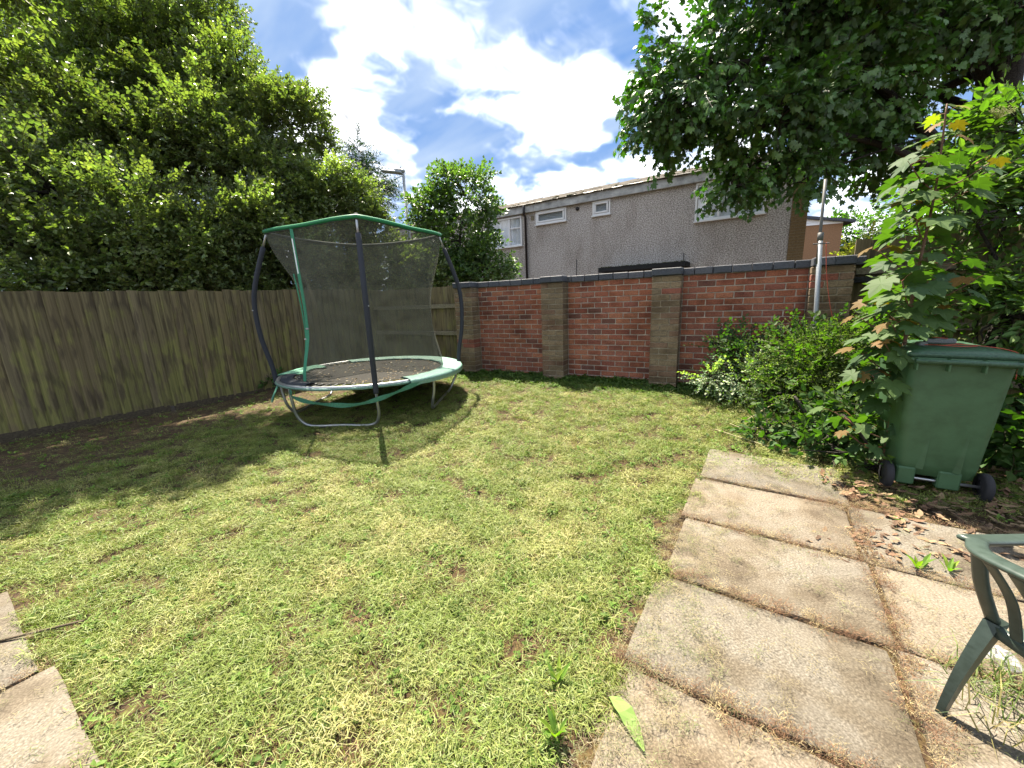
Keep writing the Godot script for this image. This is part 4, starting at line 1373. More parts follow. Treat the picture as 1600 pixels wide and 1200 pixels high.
	# zip door: two green straps
	for q in [[126.0, 0.030, 0.0], [131.0, 0.012, 0.03]]:
		var m := []
		var ac := []
		for j in 15:
			var f := 1.0 - j / 14.0
			if q[0] > 130.0 and f > 0.76:
				continue
			var p := net_at(q[0] + (1.0 - f) * 3.0, f)
			p += (p * Vector3(1, 0, 1)).normalized() * (0.012 + q[2] * sin(f * PI))
			m.append(p)
			ac.append(Vector3(0.75, 0, -0.1).normalized() * q[1] * 0.6)
		var s := part(t, "zip_strap", strip_mesh(m, ac), M.green_strap)
		if q[0] < 130.0:
			var pm := []
			var pa := []
			for j in 5:
				pm.append(m[1 + 0].lerp(m[4], j / 4.0) + (m[2] * Vector3(1, 0, 1)).normalized() * 0.008)
				pa.append(Vector3(0.75, 0, -0.1).normalized() * 0.006)
			part(s, "print", strip_mesh(pm, pa, 0.001), M.white_plastic)
		part(t, "buckle", box_mesh(m[int(m.size() * 0.62)], Vector3(0.035, 0.02, 0.02), 0.003), M.steel)
	# fallen leaves and dirt on the bed
	st = stn()
	for i in 420:
		var a := rr(0, 360)
		var r := sqrt(rng.randf()) * 1.05
		if a > 40 and a < 180:
			r = sqrt(rr(0.3, 1.2))
		var p := polar(a, r, yr + 0.008 - 0.05 * maxf(0.0, 1.0 - pow(r / 0.98, 2.0)))
		leaf(st, p, Vector3(rr(-1, 1), rr(-0.1, 0.25), rr(-1, 1)), Vector3.UP + rv(0.3), rr(0.02, 0.05), rr(0.012, 0.03), [Color(0.22, 0.16, 0.09), Color(0.30, 0.24, 0.15), Color(0.16, 0.12, 0.07), Color(0.34, 0.31, 0.24)][i % 4])
	var lo := part(t, "leaf_litter", done(st), M.litter)
	lo.set_meta("kind", "stuff")

func top_r(a: float) -> float:
	var f := fposmod(a - 70.5, 90.0) / 90.0
	return 1.10 - 0.24 * sin(f * PI)

func top_y(a: float) -> float:
	var f := fposmod(a - 70.5, 90.0) / 90.0
	return 2.405 - 0.02 * sin(f * PI)

func net_at(a: float, f: float) -> Vector3:
	# f runs from the bed (0) to the sleeve (1)
	var left := clampf(1.0 - absf(angle_difference(deg_to_rad(a), deg_to_rad(172.0))) / 1.0, 0.0, 1.0)
	var base := 1.0 - 0.26 * left
	var waist := 0.88 - 0.22 * left
	var r := lerpf(lerpf(base, waist, smoothstep(0.0, 0.35, f)), top_r(a), smoothstep(0.45, 1.0, f))
	r += 0.012 * sin(deg_to_rad(a) * 9.0) * (1.0 - f) + 0.008 * sin(deg_to_rad(a) * 23.0 + f * 5.0)
	var y := lerpf(0.545, top_y(a), f)
	return polar(a, r, y)

func pad_arc(a0: float, a1: float, r0: float, r1: float, y: float, rough: float, thick := 1.0) -> ArrayMesh:
	# padded ring: domed in section, skirt over the outer edge
	var st := stn(true)
	var n := int(absf(a1 - a0) / 4.0) + 1
	var secs := []
	for i in n + 1:
		var a := lerpf(a0, a1, float(i) / n)
		var w0 := r0 + rr(-rough, rough) * 2.0
		var w1 := r1 + rr(-rough, rough) * 0.5
		var puff := 0.020 * thick + 0.006 * sin(a * 0.4) + rr(-0.003, 0.003)
		secs.append([polar(a, w0, y + 0.012), polar(a, lerpf(w0, w1, 0.25), y + puff), polar(a, lerpf(w0, w1, 0.7), y + puff + 0.006), polar(a, w1 - 0.012, y + 0.022), polar(a, w1 + 0.012, y - 0.015 * thick), polar(a, w1 + 0.004, y - 0.050 * thick + rr(-rough, rough) * 0.5)])
	for i in n:
		for k in 5:
			quad(st, secs[i][k], secs[i][k + 1], secs[i + 1][k + 1], secs[i + 1][k])
	for i in n:      # underside
		quad(st, secs[i][0], secs[i + 1][0], secs[i + 1][4], secs[i][4])
	return done(st)

# =====================================================================  bin, chair, pole, lamp
func rrect(hw: float, z0: float, z1: float, r: float, y: float) -> Array:
	var out := []
	for q in [[hw - r, z1 - r, 0.0], [-hw + r, z1 - r, 90.0], [-hw + r, z0 + r, 180.0], [hw - r, z0 + r, 270.0]]:
		for k in 6:
			var a := deg_to_rad(q[2] + k * 18.0)
			out.append(Vector3(q[0] + cos(a) * r, y, q[1] + sin(a) * r))
	return out

func loft(st: SurfaceTool, rings: Array, cap0 := true, cap1 := true):
	for i in rings.size() - 1:
		var n: int = rings[i].size()
		for k in n:
			var k2 := (k + 1) % n
			quad(st, rings[i][k], rings[i + 1][k], rings[i + 1][k2], rings[i][k2])
	for e in [0, rings.size() - 1]:
		if (e == 0 and not cap0) or (e > 0 and not cap1):
			continue
		var c := Vector3.ZERO
		for p in rings[e]:
			c += p / rings[e].size()
		for k in rings[e].size():
			var k2: int = (k + 1) % rings[e].size()
			if e == 0:
				tri(st, c, rings[e][k], rings[e][k2])
			else:
				tri(st, c, rings[e][k2], rings[e][k])

func build_bin():
	var x := Vector3(0.876, 0, 0.482)
	var z := Vector3(-0.482, 0, 0.876)
	var t := thing("wheelie_bin", "dark green wheelie bin seen from its wheeled side", "bin", Transform3D(Basis(x, Vector3.UP, z) * Basis(Vector3(0, 0, 1), -0.02).scaled(Vector3(0.88, 0.95, 0.9)), Vector3(2.83, 0.048, -2.43)))
	var st := stn(true)
	st.set_smooth_group(1)
	loft(st, [rrect(0.220, -0.50, -0.015, 0.06, 0.13), rrect(0.232, -0.53, -0.002, 0.06, 0.22), rrect(0.255, -0.62, 0.015, 0.06, 0.60), rrect(0.275, -0.70, 0.030, 0.06, 0.945)], true, false)
	part(t, "body", done(st), M.bin)
	st = stn(true)
	loft(st, [rrect(0.285, -0.71, 0.038, 0.06, 0.935), rrect(0.296, -0.725, 0.048, 0.06, 0.945), rrect(0.296, -0.725, 0.048, 0.06, 0.975), rrect(0.285, -0.71, 0.04, 0.06, 0.985)])
	part(t, "collar", done(st), M.bin)
	st = stn(true)
	loft(st, [rrect(0.300, -0.735, 0.035, 0.05, 0.988), rrect(0.304, -0.74, 0.040, 0.05, 1.005), rrect(0.295, -0.73, 0.030, 0.05, 1.022), rrect(0.20, -0.60, -0.06, 0.05, 1.045)])
	part(t, "lid", done(st), M.bin_lid)
	var hd := part(t, "handle", tube_mesh([Vector3(-0.275, 0.968, 0.095), Vector3(0.275, 0.968, 0.095)], 0.016, 10), M.bin_lid)
	for k in 4:
		part(hd, "handle_bracket", box_mesh(Vector3([-0.26, -0.09, 0.09, 0.26][k], 0.945, 0.068), Vector3(0.012, 0.085, 0.055), 0.003), M.bin)
	# foot blocks, ribs, axle, wheels
	for q in [[-0.17, 0.11], [0.075, 0.13]]:
		part(t, "foot_block", box_mesh(Vector3(q[0], 0.115, -0.035), Vector3(q[1], 0.13, 0.075), 0.010), M.bin)
	for sx in [-0.105, 0.10]:
		st = stn()
		var a := Vector3(sx, 0.18, -0.004)
		quad(st, a + Vector3(-0.02, 0, 0.0), a + Vector3(0.02, 0, 0.016), a + Vector3(0.026, 0.26, 0.014), a + Vector3(0.012, 0.28, 0.012))
		quad(st, a + Vector3(0.02, 0, 0.016), a + Vector3(0.024, 0, -0.004), a + Vector3(0.03, 0.26, 0.0), a + Vector3(0.026, 0.26, 0.014))
		part(t, "rib", done(st), M.bin)
	part(t, "axle", tube_mesh([Vector3(-0.29, 0.095, -0.03), Vector3(0.30, 0.095, -0.03)], 0.011, 8), M.steel)
	for sx in [-1.0, 1.0]:
		st = stn(true)
		var p := []
		var prof := [[-0.026, 0.05], [-0.026, 0.085], [-0.018, 0.098], [0.018, 0.098], [0.026, 0.085], [0.026, 0.05]]
		for i in 24:
			var ring := []
			for q in prof:
				ring.append(Vector3(sx * 0.272 + q[0], 0.098 + sin(TAU * i / 24) * q[1], -0.03 + cos(TAU * i / 24) * q[1]))
			p.append(ring)
		for i in 24:
			var i2 := (i + 1) % 24
			for k in 5:
				quad(st, p[i][k], p[i][k + 1], p[i2][k + 1], p[i2][k])
		var wh := part(t, "wheel", done(st), M.rubber)
		part(wh, "hub", tube_mesh([Vector3(sx * 0.272 - 0.02, 0.098, -0.03), Vector3(sx * 0.272 + 0.02, 0.098, -0.03)], 0.052, 14), M.rubber)
	# cord on its grey winder, left on the lid
	var w := thing("cord_winder", "grey plastic winder with red cord lying on the bin lid", "cord winder", Transform3D(Basis(x, Vector3.UP, z).scaled_local(Vector3(0.88, 0.95, 0.9)), Vector3(2.83, 0.048, -2.43)))
	part(w, "winder", box_mesh(Vector3(-0.03, 1.075, -0.25), Vector3(0.17, 0.035, 0.06), 0.008), M.grey_plastic)
	part(w, "winder_grip", box_mesh(Vector3(-0.14, 1.055, -0.22), Vector3(0.05, 0.03, 0.09), 0.008), M.grey_plastic)
	var cp := curve([Vector3(-0.16, 1.055, -0.20), Vector3(-0.05, 1.058, -0.12), Vector3(0.05, 1.06, -0.18), Vector3(0.18, 1.052, -0.12), Vector3(0.27, 1.035, -0.08), Vector3(0.31, 1.00, -0.05), Vector3(0.32, 0.85, -0.06)], 6)
	part(w, "cord", tube_mesh(cp, 0.003, 6), M.red_cord)
	var cp2 := curve([Vector3(-0.10, 1.058, -0.14), Vector3(0.03, 1.056, -0.08), Vector3(0.14, 1.052, -0.16), Vector3(0.04, 1.062, -0.24), Vector3(-0.08, 1.10, -0.25), Vector3(0.0, 1.095, -0.22)], 6)
	part(w, "cord", tube_mesh(cp2, 0.003, 6), M.red_cord)

func build_chair():
	var f := Vector3(0.985, 0, -0.17).normalized()
	var w := f.cross(Vector3.UP) * -1.0
	w = Vector3(-f.z, 0, f.x)
	var t := thing("garden_chair", "green plastic slatted garden chair at the right edge", "chair", Transform3D(Basis(f, Vector3.UP * 0.95, w), Vector3(1.424, 0.018, -1.030)))
	# local axes: x forward, z from the far side to the near side
	var wd := 0.50
	var st := stn(true)
	var n := 12
	# seat: a dished sheet with a thickness
	var g := []
	for i in n + 1:
		var row := []
		for j in n + 1:
			var u := float(i) / n
			var v := float(j) / n
			row.append(Vector3(0.10 + 0.42 * u, 0.365 + 0.035 * u - 0.03 * sin(v * PI) * sin(u * PI), 0.02 + (wd - 0.04) * v))
		g.append(row)
	var th := Vector3(0, -0.012, 0)
	for i in n:
		for j in n:
			quad(st, g[i][j], g[i][j + 1], g[i + 1][j + 1], g[i + 1][j])
			quad(st, g[i][j] + th, g[i + 1][j] + th, g[i + 1][j + 1] + th, g[i][j + 1] + th)
	for i in n:
		quad(st, g[i][0], g[i + 1][0], g[i + 1][0] + th * 3, g[i][0] + th * 3)
		quad(st, g[i + 1][n], g[i][n], g[i][n] + th * 3, g[i + 1][n] + th * 3)
		quad(st, g[n][i], g[n][i + 1], g[n][i + 1] + th * 3, g[n][i] + th * 3)
		quad(st, g[0][i + 1], g[0][i], g[0][i] + th * 3, g[0][i + 1] + th * 3)
	part(t, "seat", done(st), M.chair)
	# top rail: wide, rolled over, swept round into the arms
	var rail := curve([Vector3(-0.02, 0.700, -0.03), Vector3(-0.115, 0.715, 0.03), Vector3(-0.165, 0.735, 0.14), Vector3(-0.18, 0.745, 0.25), Vector3(-0.165, 0.735, 0.36), Vector3(-0.115, 0.715, 0.47), Vector3(-0.02, 0.70, 0.53)], 5)
	part(t, "top_rail", band(rail, 0.024, 0.009), M.chair)
	var low := curve([Vector3(0.07, 0.375, 0.01), Vector3(0.05, 0.372, 0.13), Vector3(0.045, 0.372, 0.25), Vector3(0.05, 0.372, 0.37), Vector3(0.07, 0.375, 0.49)], 4)
	part(t, "lower_rail", band(low, 0.012, 0.022), M.chair)
	# slats between the rails
	for k in 7:
		var v := 0.055 + 0.065 * k
		var a := rail_at(rail, v) + Vector3(0.0, -0.012, 0)
		var b := rail_at(low, 0.06 + 0.38 * (k / 6.0))
		var p := curve([a, a.lerp(b, 0.5) + Vector3(0.035, 0, 0), b], 6)
		part(t, "slat", band(p, 0.015, 0.004, true), M.chair)
	# side posts run on into the splayed rear legs
	for s in [0, 1]:
		var zz := 0.0 if s == 0 else wd
		var o := -1.0 if s == 0 else 1.0
		var post := curve([Vector3(-0.10, 0.705, zz + o * -0.02), Vector3(-0.02, 0.56, zz), Vector3(0.075, 0.40, zz + o * 0.005)], 6)
		part(t, "back_post", band(post, 0.018, 0.010), M.chair)
		part(t, "leg", leg_mesh(Vector3(0.085, 0.40, zz), Vector3(-0.005, 0.0, zz + o * 0.03), 0.027, 0.013), M.chair)
		part(t, "leg", leg_mesh(Vector3(0.50, 0.40, zz), Vector3(0.545, 0.0, zz + o * 0.03), 0.027, 0.013), M.chair)
		var arm := curve([Vector3(-0.06, 0.705, zz + o * 0.03), Vector3(0.10, 0.665, zz + o * 0.05), Vector3(0.30, 0.635, zz + o * 0.05), Vector3(0.45, 0.615, zz + o * 0.04), Vector3(0.505, 0.57, zz + o * 0.03), Vector3(0.51, 0.42, zz + o * 0.01)], 5)
		part(t, "armrest", band(arm, 0.026, 0.009), M.chair)

func rail_at(r: Array, z: float) -> Vector3:
	for i in r.size() - 1:
		if z >= r[i].z and z <= r[i + 1].z:
			return r[i].lerp(r[i + 1], (z - r[i].z) / maxf(r[i + 1].z - r[i].z, 0.0001))
	return r[-1]

func band(p: Array, hw: float, ht: float, across_z := false) -> ArrayMesh:
	# a rounded flat bar along a path
	var st := stn(true)
	var rings := []
	for i in p.size():
		var d: Vector3 = (p[mini(i + 1, p.size() - 1)] - p[maxi(i - 1, 0)]).normalized()
		var a := Vector3(0, 0, 1) if across_z or absf(d.z) < 0.5 else Vector3(1, 0, 0)
		a = (a - d * a.dot(d)).normalized()
		var b := d.cross(a).normalized()
		var ring := []
		for k in 10:
			var q := TAU * k / 10.0
			var cx := signf(cos(q)) * pow(absf(cos(q)), 0.6)
			var cy := signf(sin(q)) * pow(absf(sin(q)), 0.6)
			ring.append(p[i] + a * cx * hw + b * cy * ht)
		rings.append(ring)
	for i in rings.size() - 1:
		for k in 10:
			var k2 := (k + 1) % 10
			quad(st, rings[i][k], rings[i][k2], rings[i + 1][k2], rings[i + 1][k])
	for e in [0, rings.size() - 1]:
		for k in 10:
			if e == 0:
				tri(st, p[0], rings[0][(k + 1) % 10], rings[0][k])
			else:
				tri(st, p[e], rings[e][k], rings[e][(k + 1) % 10])
	return done(st)

func leg_mesh(a: Vector3, b: Vector3, w0: float, w1: float) -> ArrayMesh:
	# an L-section moulded leg, bowed and tapering to the foot
	var st := stn()
	var n := 8
	var prev := []
	for i in n + 1:
		var t := float(i) / n
		var c := a.lerp(b, t) + Vector3(-0.016 * sin(t * PI) * signf(a.x - b.x), 0, 0)
		var w := lerpf(w0, w1, t)
		var cur := [c + Vector3(-w, 0, -w * 0.7), c + Vector3(w, 0, -w * 0.7), c + Vector3(w * 0.8, 0, w * 0.7), c + Vector3(-w * 0.8, 0, w * 0.7)]
		if i:
			for k in 4:
				var k2 := (k + 1) % 4
				quad(st, prev[k], cur[k], cur[k2], prev[k2])
		prev = cur
	quad(st, prev[0], prev[3], prev[2], prev[1])
	return done(st)

func build_pole():
	var b := Vector3(3.34, 0.14, -4.22)
	var m := Vector3(3.245, 2.0, -4.25)
	var e := Vector3(3.235, 2.52, -4.26)
	var t := thing("washing_line_pole", "grey metal washing line pole in front of the end of the wall", "pole")
	part(t, "lower_tube", tube_mesh([b, m], 0.022, 14), M.galv)
	part(t, "upper_tube", tube_mesh([m - Vector3(0, 0.3, 0), e], 0.014, 12), M.old_metal)
	part(t, "collar", tube_mesh([m - Vector3(0, 0.07, 0), m + Vector3(0, 0.01, 0)], 0.026, 12), M.old_metal)
	part(t, "cleat", box_mesh(m + Vector3(0, -0.10, 0.02), Vector3(0.14, 0.012, 0.012), 0.003, Basis(Vector3.UP, -0.4)), M.old_metal)
	var c := thing("red_cord", "thin red cord hanging slack from the metal pole", "cord")
	part(c, "cord", tube_mesh(curve([m + Vector3(0.045, -0.09, 0.03), m + Vector3(0.08, -0.4, 0.04), m + Vector3(0.15, -0.75, 0.06), m + Vector3(0.24, -1.05, 0.08)], 5), 0.0035, 5), M.red_cord)

func build_lamp():
	var p := Vector3(-2.93, 0.17, -12.5)
	var t := thing("street_lamp", "grey street lamp with flat head above the trees", "street lamp", Transform3D(Basis(), p))
	part(t, "post", tube_mesh([Vector3(0, -0.2, 0), Vector3(0, 1.3, 0), Vector3(0, 1.4, 0), Vector3(0, 4.95, 0)], [0.085, 0.085, 0.055, 0.045], 12), M.lamp_grey)
	part(t, "bracket", tube_mesh([Vector3(0.0, 4.90, 0), Vector3(0, 5.0, 0), Vector3(-0.12, 5.03, 0)], 0.04, 10), M.lamp_grey)
	var st := stn(true)
	loft(st, [rrect(0.30, -0.11, 0.11, 0.05, 0.0), rrect(0.31, -0.12, 0.12, 0.05, 0.025), rrect(0.28, -0.10, 0.10, 0.05, 0.05)])
	var hd := part(t, "lamp_head", done(st), M.lamp_grey, Transform3D(Basis(Vector3(0, 0, 1), -0.12), Vector3(-0.33, 5.05, 0)))
	part(hd, "housing", box_mesh(Vector3(0.22, 0.085, 0), Vector3(0.30, 0.10, 0.16), 0.03), M.lamp_grey)
	part(hd, "sensor", tube_mesh([Vector3(0.24, 0.13, 0), Vector3(0.24, 0.19, 0)], 0.035, 10), M.upvc)

# =====================================================================  lawn and small things
func blades_mesh(sd: int, n: int, l0: float, l1: float, spread: float, lean: float, w: float) -> ArrayMesh:
	var keep := rng.state
	rng.seed = sd
	var st := stn()
	for i in n:
		var a := rr(0, TAU)
		var p := Vector3(rr(-spread, spread), -0.004, rr(-spread, spread))
		var l := rr(l0, l1)
		var o := Vector3(cos(a), 0, sin(a))
		var k := rr(0.3, 1.0) * lean
		var m := p + Vector3(0, l * 0.55, 0) * (1.0 - k * 0.35) + o * l * 0.30 * k
		var e := m + Vector3(0, l * 0.45, 0) * (1.0 - k * 1.25) + o * l * 0.55 * k
		var s := Vector3(-o.z, 0, o.x).rotated(Vector3.UP, rr(-0.8, 0.8)) * w * rr(0.7, 1.3)
		var v := rr(0.75, 1.25)
		st.set_color(Color(v * rr(0.9, 1.15), v, v * rr(0.8, 1.1)))
		tri(st, p - s, p + s, m + s * 0.8)
		tri(st, p - s, m + s * 0.8, m - s * 0.8)
		tri(st, m - s * 0.8, m + s * 0.8, e)
	rng.state = keep
	st.generate_normals()
	return st.commit()

func clipping_mesh(sd: int, n: int, l0: float, l1: float, spread: float, w: float) -> ArrayMesh:
	# cut stems lying flat, crossing each other
	var keep := rng.state
	rng.seed = sd
	var st := stn()
	for i in n:
		var a := rr(0, TAU)
		var d := Vector3(cos(a), rr(-0.12, 0.16), sin(a))
		var p := Vector3(rr(-spread, spread), rr(0.006, 0.034), rr(-spread, spread))
		var l := rr(l0, l1)
		var m := p + d * l * 0.5 + Vector3(0, rr(0.0, 0.012), 0)
		var e := m + d.rotated(Vector3.UP, rr(-0.7, 0.7)) * l * 0.5 - Vector3(0, rr(0.0, 0.012), 0)
		var s := Vector3(-d.z, rr(-0.4, 0.4), d.x) * w * rr(0.7, 1.4)
		var v := rr(0.7, 1.3)
		st.set_color(Color(v * rr(0.92, 1.1), v, v * rr(0.8, 1.15)))
		quad(st, p - s, p + s, m + s, m - s)
		tri(st, m - s, m + s, e)
	rng.state = keep
	st.generate_normals()
	return st.commit()

func rosette_mesh(sd: int, n: int, l: float, w: float) -> ArrayMesh:
	var keep := rng.state
	rng.seed = sd
	var st := stn()
	for i in n:
		var a := rr(0, TAU)
		var d := Vector3(cos(a), rr(0.15, 0.9), sin(a))
		var p := Vector3(rr(-0.02, 0.02), rr(0.0, 0.02), rr(-0.02, 0.02))
		leaf(st, p, d, Vector3.UP, l * rr(0.6, 1.2), w * rr(0.7, 1.2), Color(1, 1, 1) * rr(0.75, 1.2))
	rng.state = keep
	st.generate_normals()
	return st.commit()

func on_slab(x: float, z: float, rag := 0.0) -> bool:
	var p := Vector3(x, 0, z)
	var u := p.dot(PU)
	var v := p.dot(PV)
	if v > 0.09 and v < 3.40 + rag * 2.0 and u > -0.40 + rag:
		return true
	return v < 0.06 - rag * 0.4 and u > -3.34 and u < -1.45

func build_lawn():
	var f := FastNoiseLite.new()
	f.seed = 55
	f.frequency = 1.1
	f.fractal_octaves = 3
	var f2 := FastNoiseLite.new()
	f2.seed = 56
	f2.frequency = 3.0
	f2.fractal_octaves = 3
	var tufts := [blades_mesh(301, 28, 0.020, 0.052, 0.045, 0.85, 0.0010), blades_mesh(302, 28, 0.016, 0.045, 0.05, 1.0, 0.0011), blades_mesh(303, 24, 0.025, 0.065, 0.04, 0.9, 0.0011)]
	var clips := [clipping_mesh(311, 24, 0.02, 0.070, 0.06, 0.0009), clipping_mesh(312, 22, 0.015, 0.055, 0.05, 0.0011)]
	var ros := [rosette_mesh(321, 8, 0.040, 0.017), rosette_mesh(322, 8, 0.028, 0.018)]
	var gx := [[], [], []]
	var gc := [[], [], []]
	var cx := [[], []]
	var cc := [[], []]
	var rx := [[], []]
	var rc := [[], []]
	var dx := []
	var dc := []
	for i in 165000:
		var x := rr(-6.6, 3.6)
		var z := rr(-9.0, -0.78)
		var r := sqrt(x * x + z * z)
		if rng.randf() > clampf(2.4 / r, 0.30, 1.0) or absf(x) > -z * 1.6 + 0.5:
			continue
		var p := Vector3(x, 0, z)
		var s := (p - WP).dot(WN)
		var fd := (p - FP).dot(FN)
		if s < 0.02 or fd < 0.04:
			continue
		var a := f.get_noise_2d(x, z)
		var b := f2.get_noise_2d(x, z)
		p.y = gh(x, z) + (0.015 if on_slab(x, z) else 0.0)
		var slabbed := on_slab(x, z, 0.01 + b * 0.16 + a * 0.06)
		var u := p.dot(PU)
		var v := p.dot(PV)
		if slabbed:
			# dead stems and dirt: thick in the joints, thin on the slabs
			var jv := 9.0
			for q in [0.70, 1.315, 1.93, 2.545, 3.16]:
				jv = minf(jv, absf(v - q + 0.02 * b))
			jv = minf(jv, absf(u - 0.555 + 0.02 * b))
			if v < 0.07:
				jv = minf(absf(u + 2.44), absf(u + 1.51))
			var edge := minf(absf(u + 0.38), absf(3.62 - v))
			if jv < 0.028 + 0.07 * maxf(b + 0.15, 0.0) and rng.randf() < 0.85:
				var k := rng.randf()
				dx.append(Transform3D(Basis(Vector3.UP, rr(0, TAU)).scaled(Vector3(0.55, 0.8, 0.55) * rr(0.6, 1.1)), p))
				dc.append(Color(0.15, 0.085, 0.05) * rr(0.7, 1.3) if k < 0.62 else Color(0.30, 0.24, 0.13) * rr(0.7, 1.2))
			elif (edge < 0.22 + 0.25 * b and rng.randf() < 0.45) or rng.randf() < 0.045 + 0.25 * maxf(a + 0.02, 0.0) + 0.15 * maxf(b, 0.0):
				var k := rng.randi_range(0, 1)
				cx[k].append(Transform3D(Basis(Vector3.UP, rr(0, TAU)).scaled(Vector3(0.62, 0.3, 0.62) * rr(0.45, 1.0)), p + Vector3(0, 0.017, 0)))
				cc[k].append((Color(0.24, 0.20, 0.115) if rng.randf() < 0.7 else Color(0.14, 0.16, 0.06)) * rr(0.6, 1.3))
			continue
		var soil := smoothstep(0.30, 0.62, (1.0 - smoothstep(0.3, 2.6, fd)) * 0.95 + a * 0.45 + b * 0.75)
		soil = maxf(soil, smoothstep(1.15, 0.35, Vector2((x + 4.7) * 0.75, z + 3.9).length() + b * 1.2) * 0.95)
		if s < 0.7 or x > 2.3:
			soil *= 0.3
		var k := rng.randf()
		var dry := clampf(0.23 + a * 0.7 + b * 0.6, 0.0, 1.0) * smoothstep(0.3, 1.1, s)
		if k < 0.60:
			if rng.randf() < maxf(soil * 0.93, smoothstep(0.08, 0.38, -b - 0.25 * a)):
				continue
			var q := rng.randi_range(0, 2)
			var hs := rr(0.55, 1.15) * (1.0 + 0.8 * b) * (0.8 if r > 3.0 else 0.9)
			gx[q].append(Transform3D(Basis(Vector3.UP, rr(0, TAU)).scaled(Vector3(1.15, hs, 1.15)), p))
			gc[q].append(Color(0.142, 0.205, 0.032).lerp(Color(0.31, 0.285, 0.09), clampf(dry * 0.62 + rr(-0.2, 0.2), 0, 0.9)) * rr(0.82, 1.2))
		elif k < 0.90:
			if rng.randf() < maxf(soil * 0.88, 0.8 * smoothstep(0.12, 0.40, -b)):
				continue
			var q := rng.randi_range(0, 1)
			cx[q].append(Transform3D(Basis(Vector3.UP, rr(0, TAU)).scaled(Vector3(1, rr(0.7, 1.3), 1) * rr(0.7, 1.2)), p))
			cc[q].append(Color(0.175, 0.232, 0.050).lerp(Color(0.41, 0.37, 0.155), clampf(dry + rr(-0.3, 0.3), 0, 1)) * rr(0.8, 1.2))
		elif k < 0.972 or s < 0.7:
			if rng.randf() < soil * 0.6:
				continue
			var q := rng.randi_range(0, 1)
			rx[q].append(Transform3D(Basis(Vector3.UP, rr(0, TAU)).scaled(Vector3.ONE * rr(0.5, 1.15)), p))
			rc[q].append(Color(0.13, 0.21, 0.042) * rr(0.6, 1.4))
		elif rng.randf() < 0.5:
			dx.append(Transform3D(Basis(Vector3.UP, rr(0, TAU)).scaled(Vector3.ONE * rr(0.5, 0.9)), p))
			dc.append(Color(0.16, 0.10, 0.06) * rr(0.7, 1.3))
	# cut green weeds heaped along the foot of the brick wall
	for i in 2600:
		var along := rr(-2.3, 2.6)
		var off := absf(rng.randfn(0.0, 0.26)) + 0.03
		var p := WP + WR * along + WN * off
		var q := rng.randi_range(0, 1)
		p.y = gh(p.x, p.z) + rr(0.0, 0.05) * smoothstep(0.5, 0.0, off)
		rx[q].append(Transform3D(Basis(Vector3.UP, rr(0, TAU)) * Basis(Vector3.RIGHT, rr(-0.5, 0.5)).scaled(Vector3.ONE * rr(0.7, 1.7)), p))
		rc[q].append(Color(0.10, 0.165, 0.038) * rr(0.55, 1.3))
	# the joints of the paving, packed with dead stems, moss and soil
	var joints := []
	for q in [0.70, 1.315, 1.93, 2.545, 3.16]:
		joints.append([Vector2(-0.42, q), Vector2(1.45, q)])
	joints.append([Vector2(0.555, 0.1), Vector2(0.555, 3.3)])
	for j in joints:
		for i in 420:
			var t := rng.randf()
			var q: Vector2 = j[0].lerp(j[1], t)
			var p := PU * q.x + PV * q.y
			var wob := f2.get_noise_2d(p.x * 1.7, p.z * 1.7)
			if rng.randf() > 0.62 + wob * 1.6:
				continue
			var side := rng.randfn(0.0, 0.011 + 0.05 * maxf(wob, 0.0))
			q += Vector2(0, side) if j[0].x < 0.0 else Vector2(side, 0)
			p = PU * q.x + PV * q.y
			p.y = gh(p.x, p.z) + rr(0.0, 0.012)
			dx.append(Transform3D(Basis(Vector3.UP, rr(0, TAU)).scaled(Vector3(0.42, 0.75, 0.42) * rr(0.5, 1.1)), p))
			dc.append([Color(0.085, 0.055, 0.036), Color(0.14, 0.085, 0.052), Color(0.20, 0.15, 0.085), Color(0.27, 0.215, 0.12)][rng.randi_range(0, 3)] * rr(0.7, 1.25))
	var g := thing("grass", "patchy strimmed lawn grass, green and straw coloured", "grass", Transform3D(), "", "stuff")
	for k in 3:
		copies(g, "grass_blades", tufts[k], M.grass, gx[k], gc[k])
	var c := thing("grass_clippings", "pale dry grass clippings lying on the lawn and slabs", "clippings", Transform3D(), "", "stuff")
	for k in 2:
		copies(c, "clippings", clips[k], M.grass, cx[k], cc[k])
	var w := thing("lawn_weeds", "small broad leaved weeds scattered through the lawn", "weeds", Transform3D(), "", "stuff")
	for k in 2:
		copies(w, "weed_leaves", ros[k], M.leaf_soft, rx[k], rc[k])
	var d := copies(self, "dead_stems", clips[1], M.litter, dx, dc)
	tag(d, "brown dead stems and moss caught in the slab joints", "debris", "", "stuff")

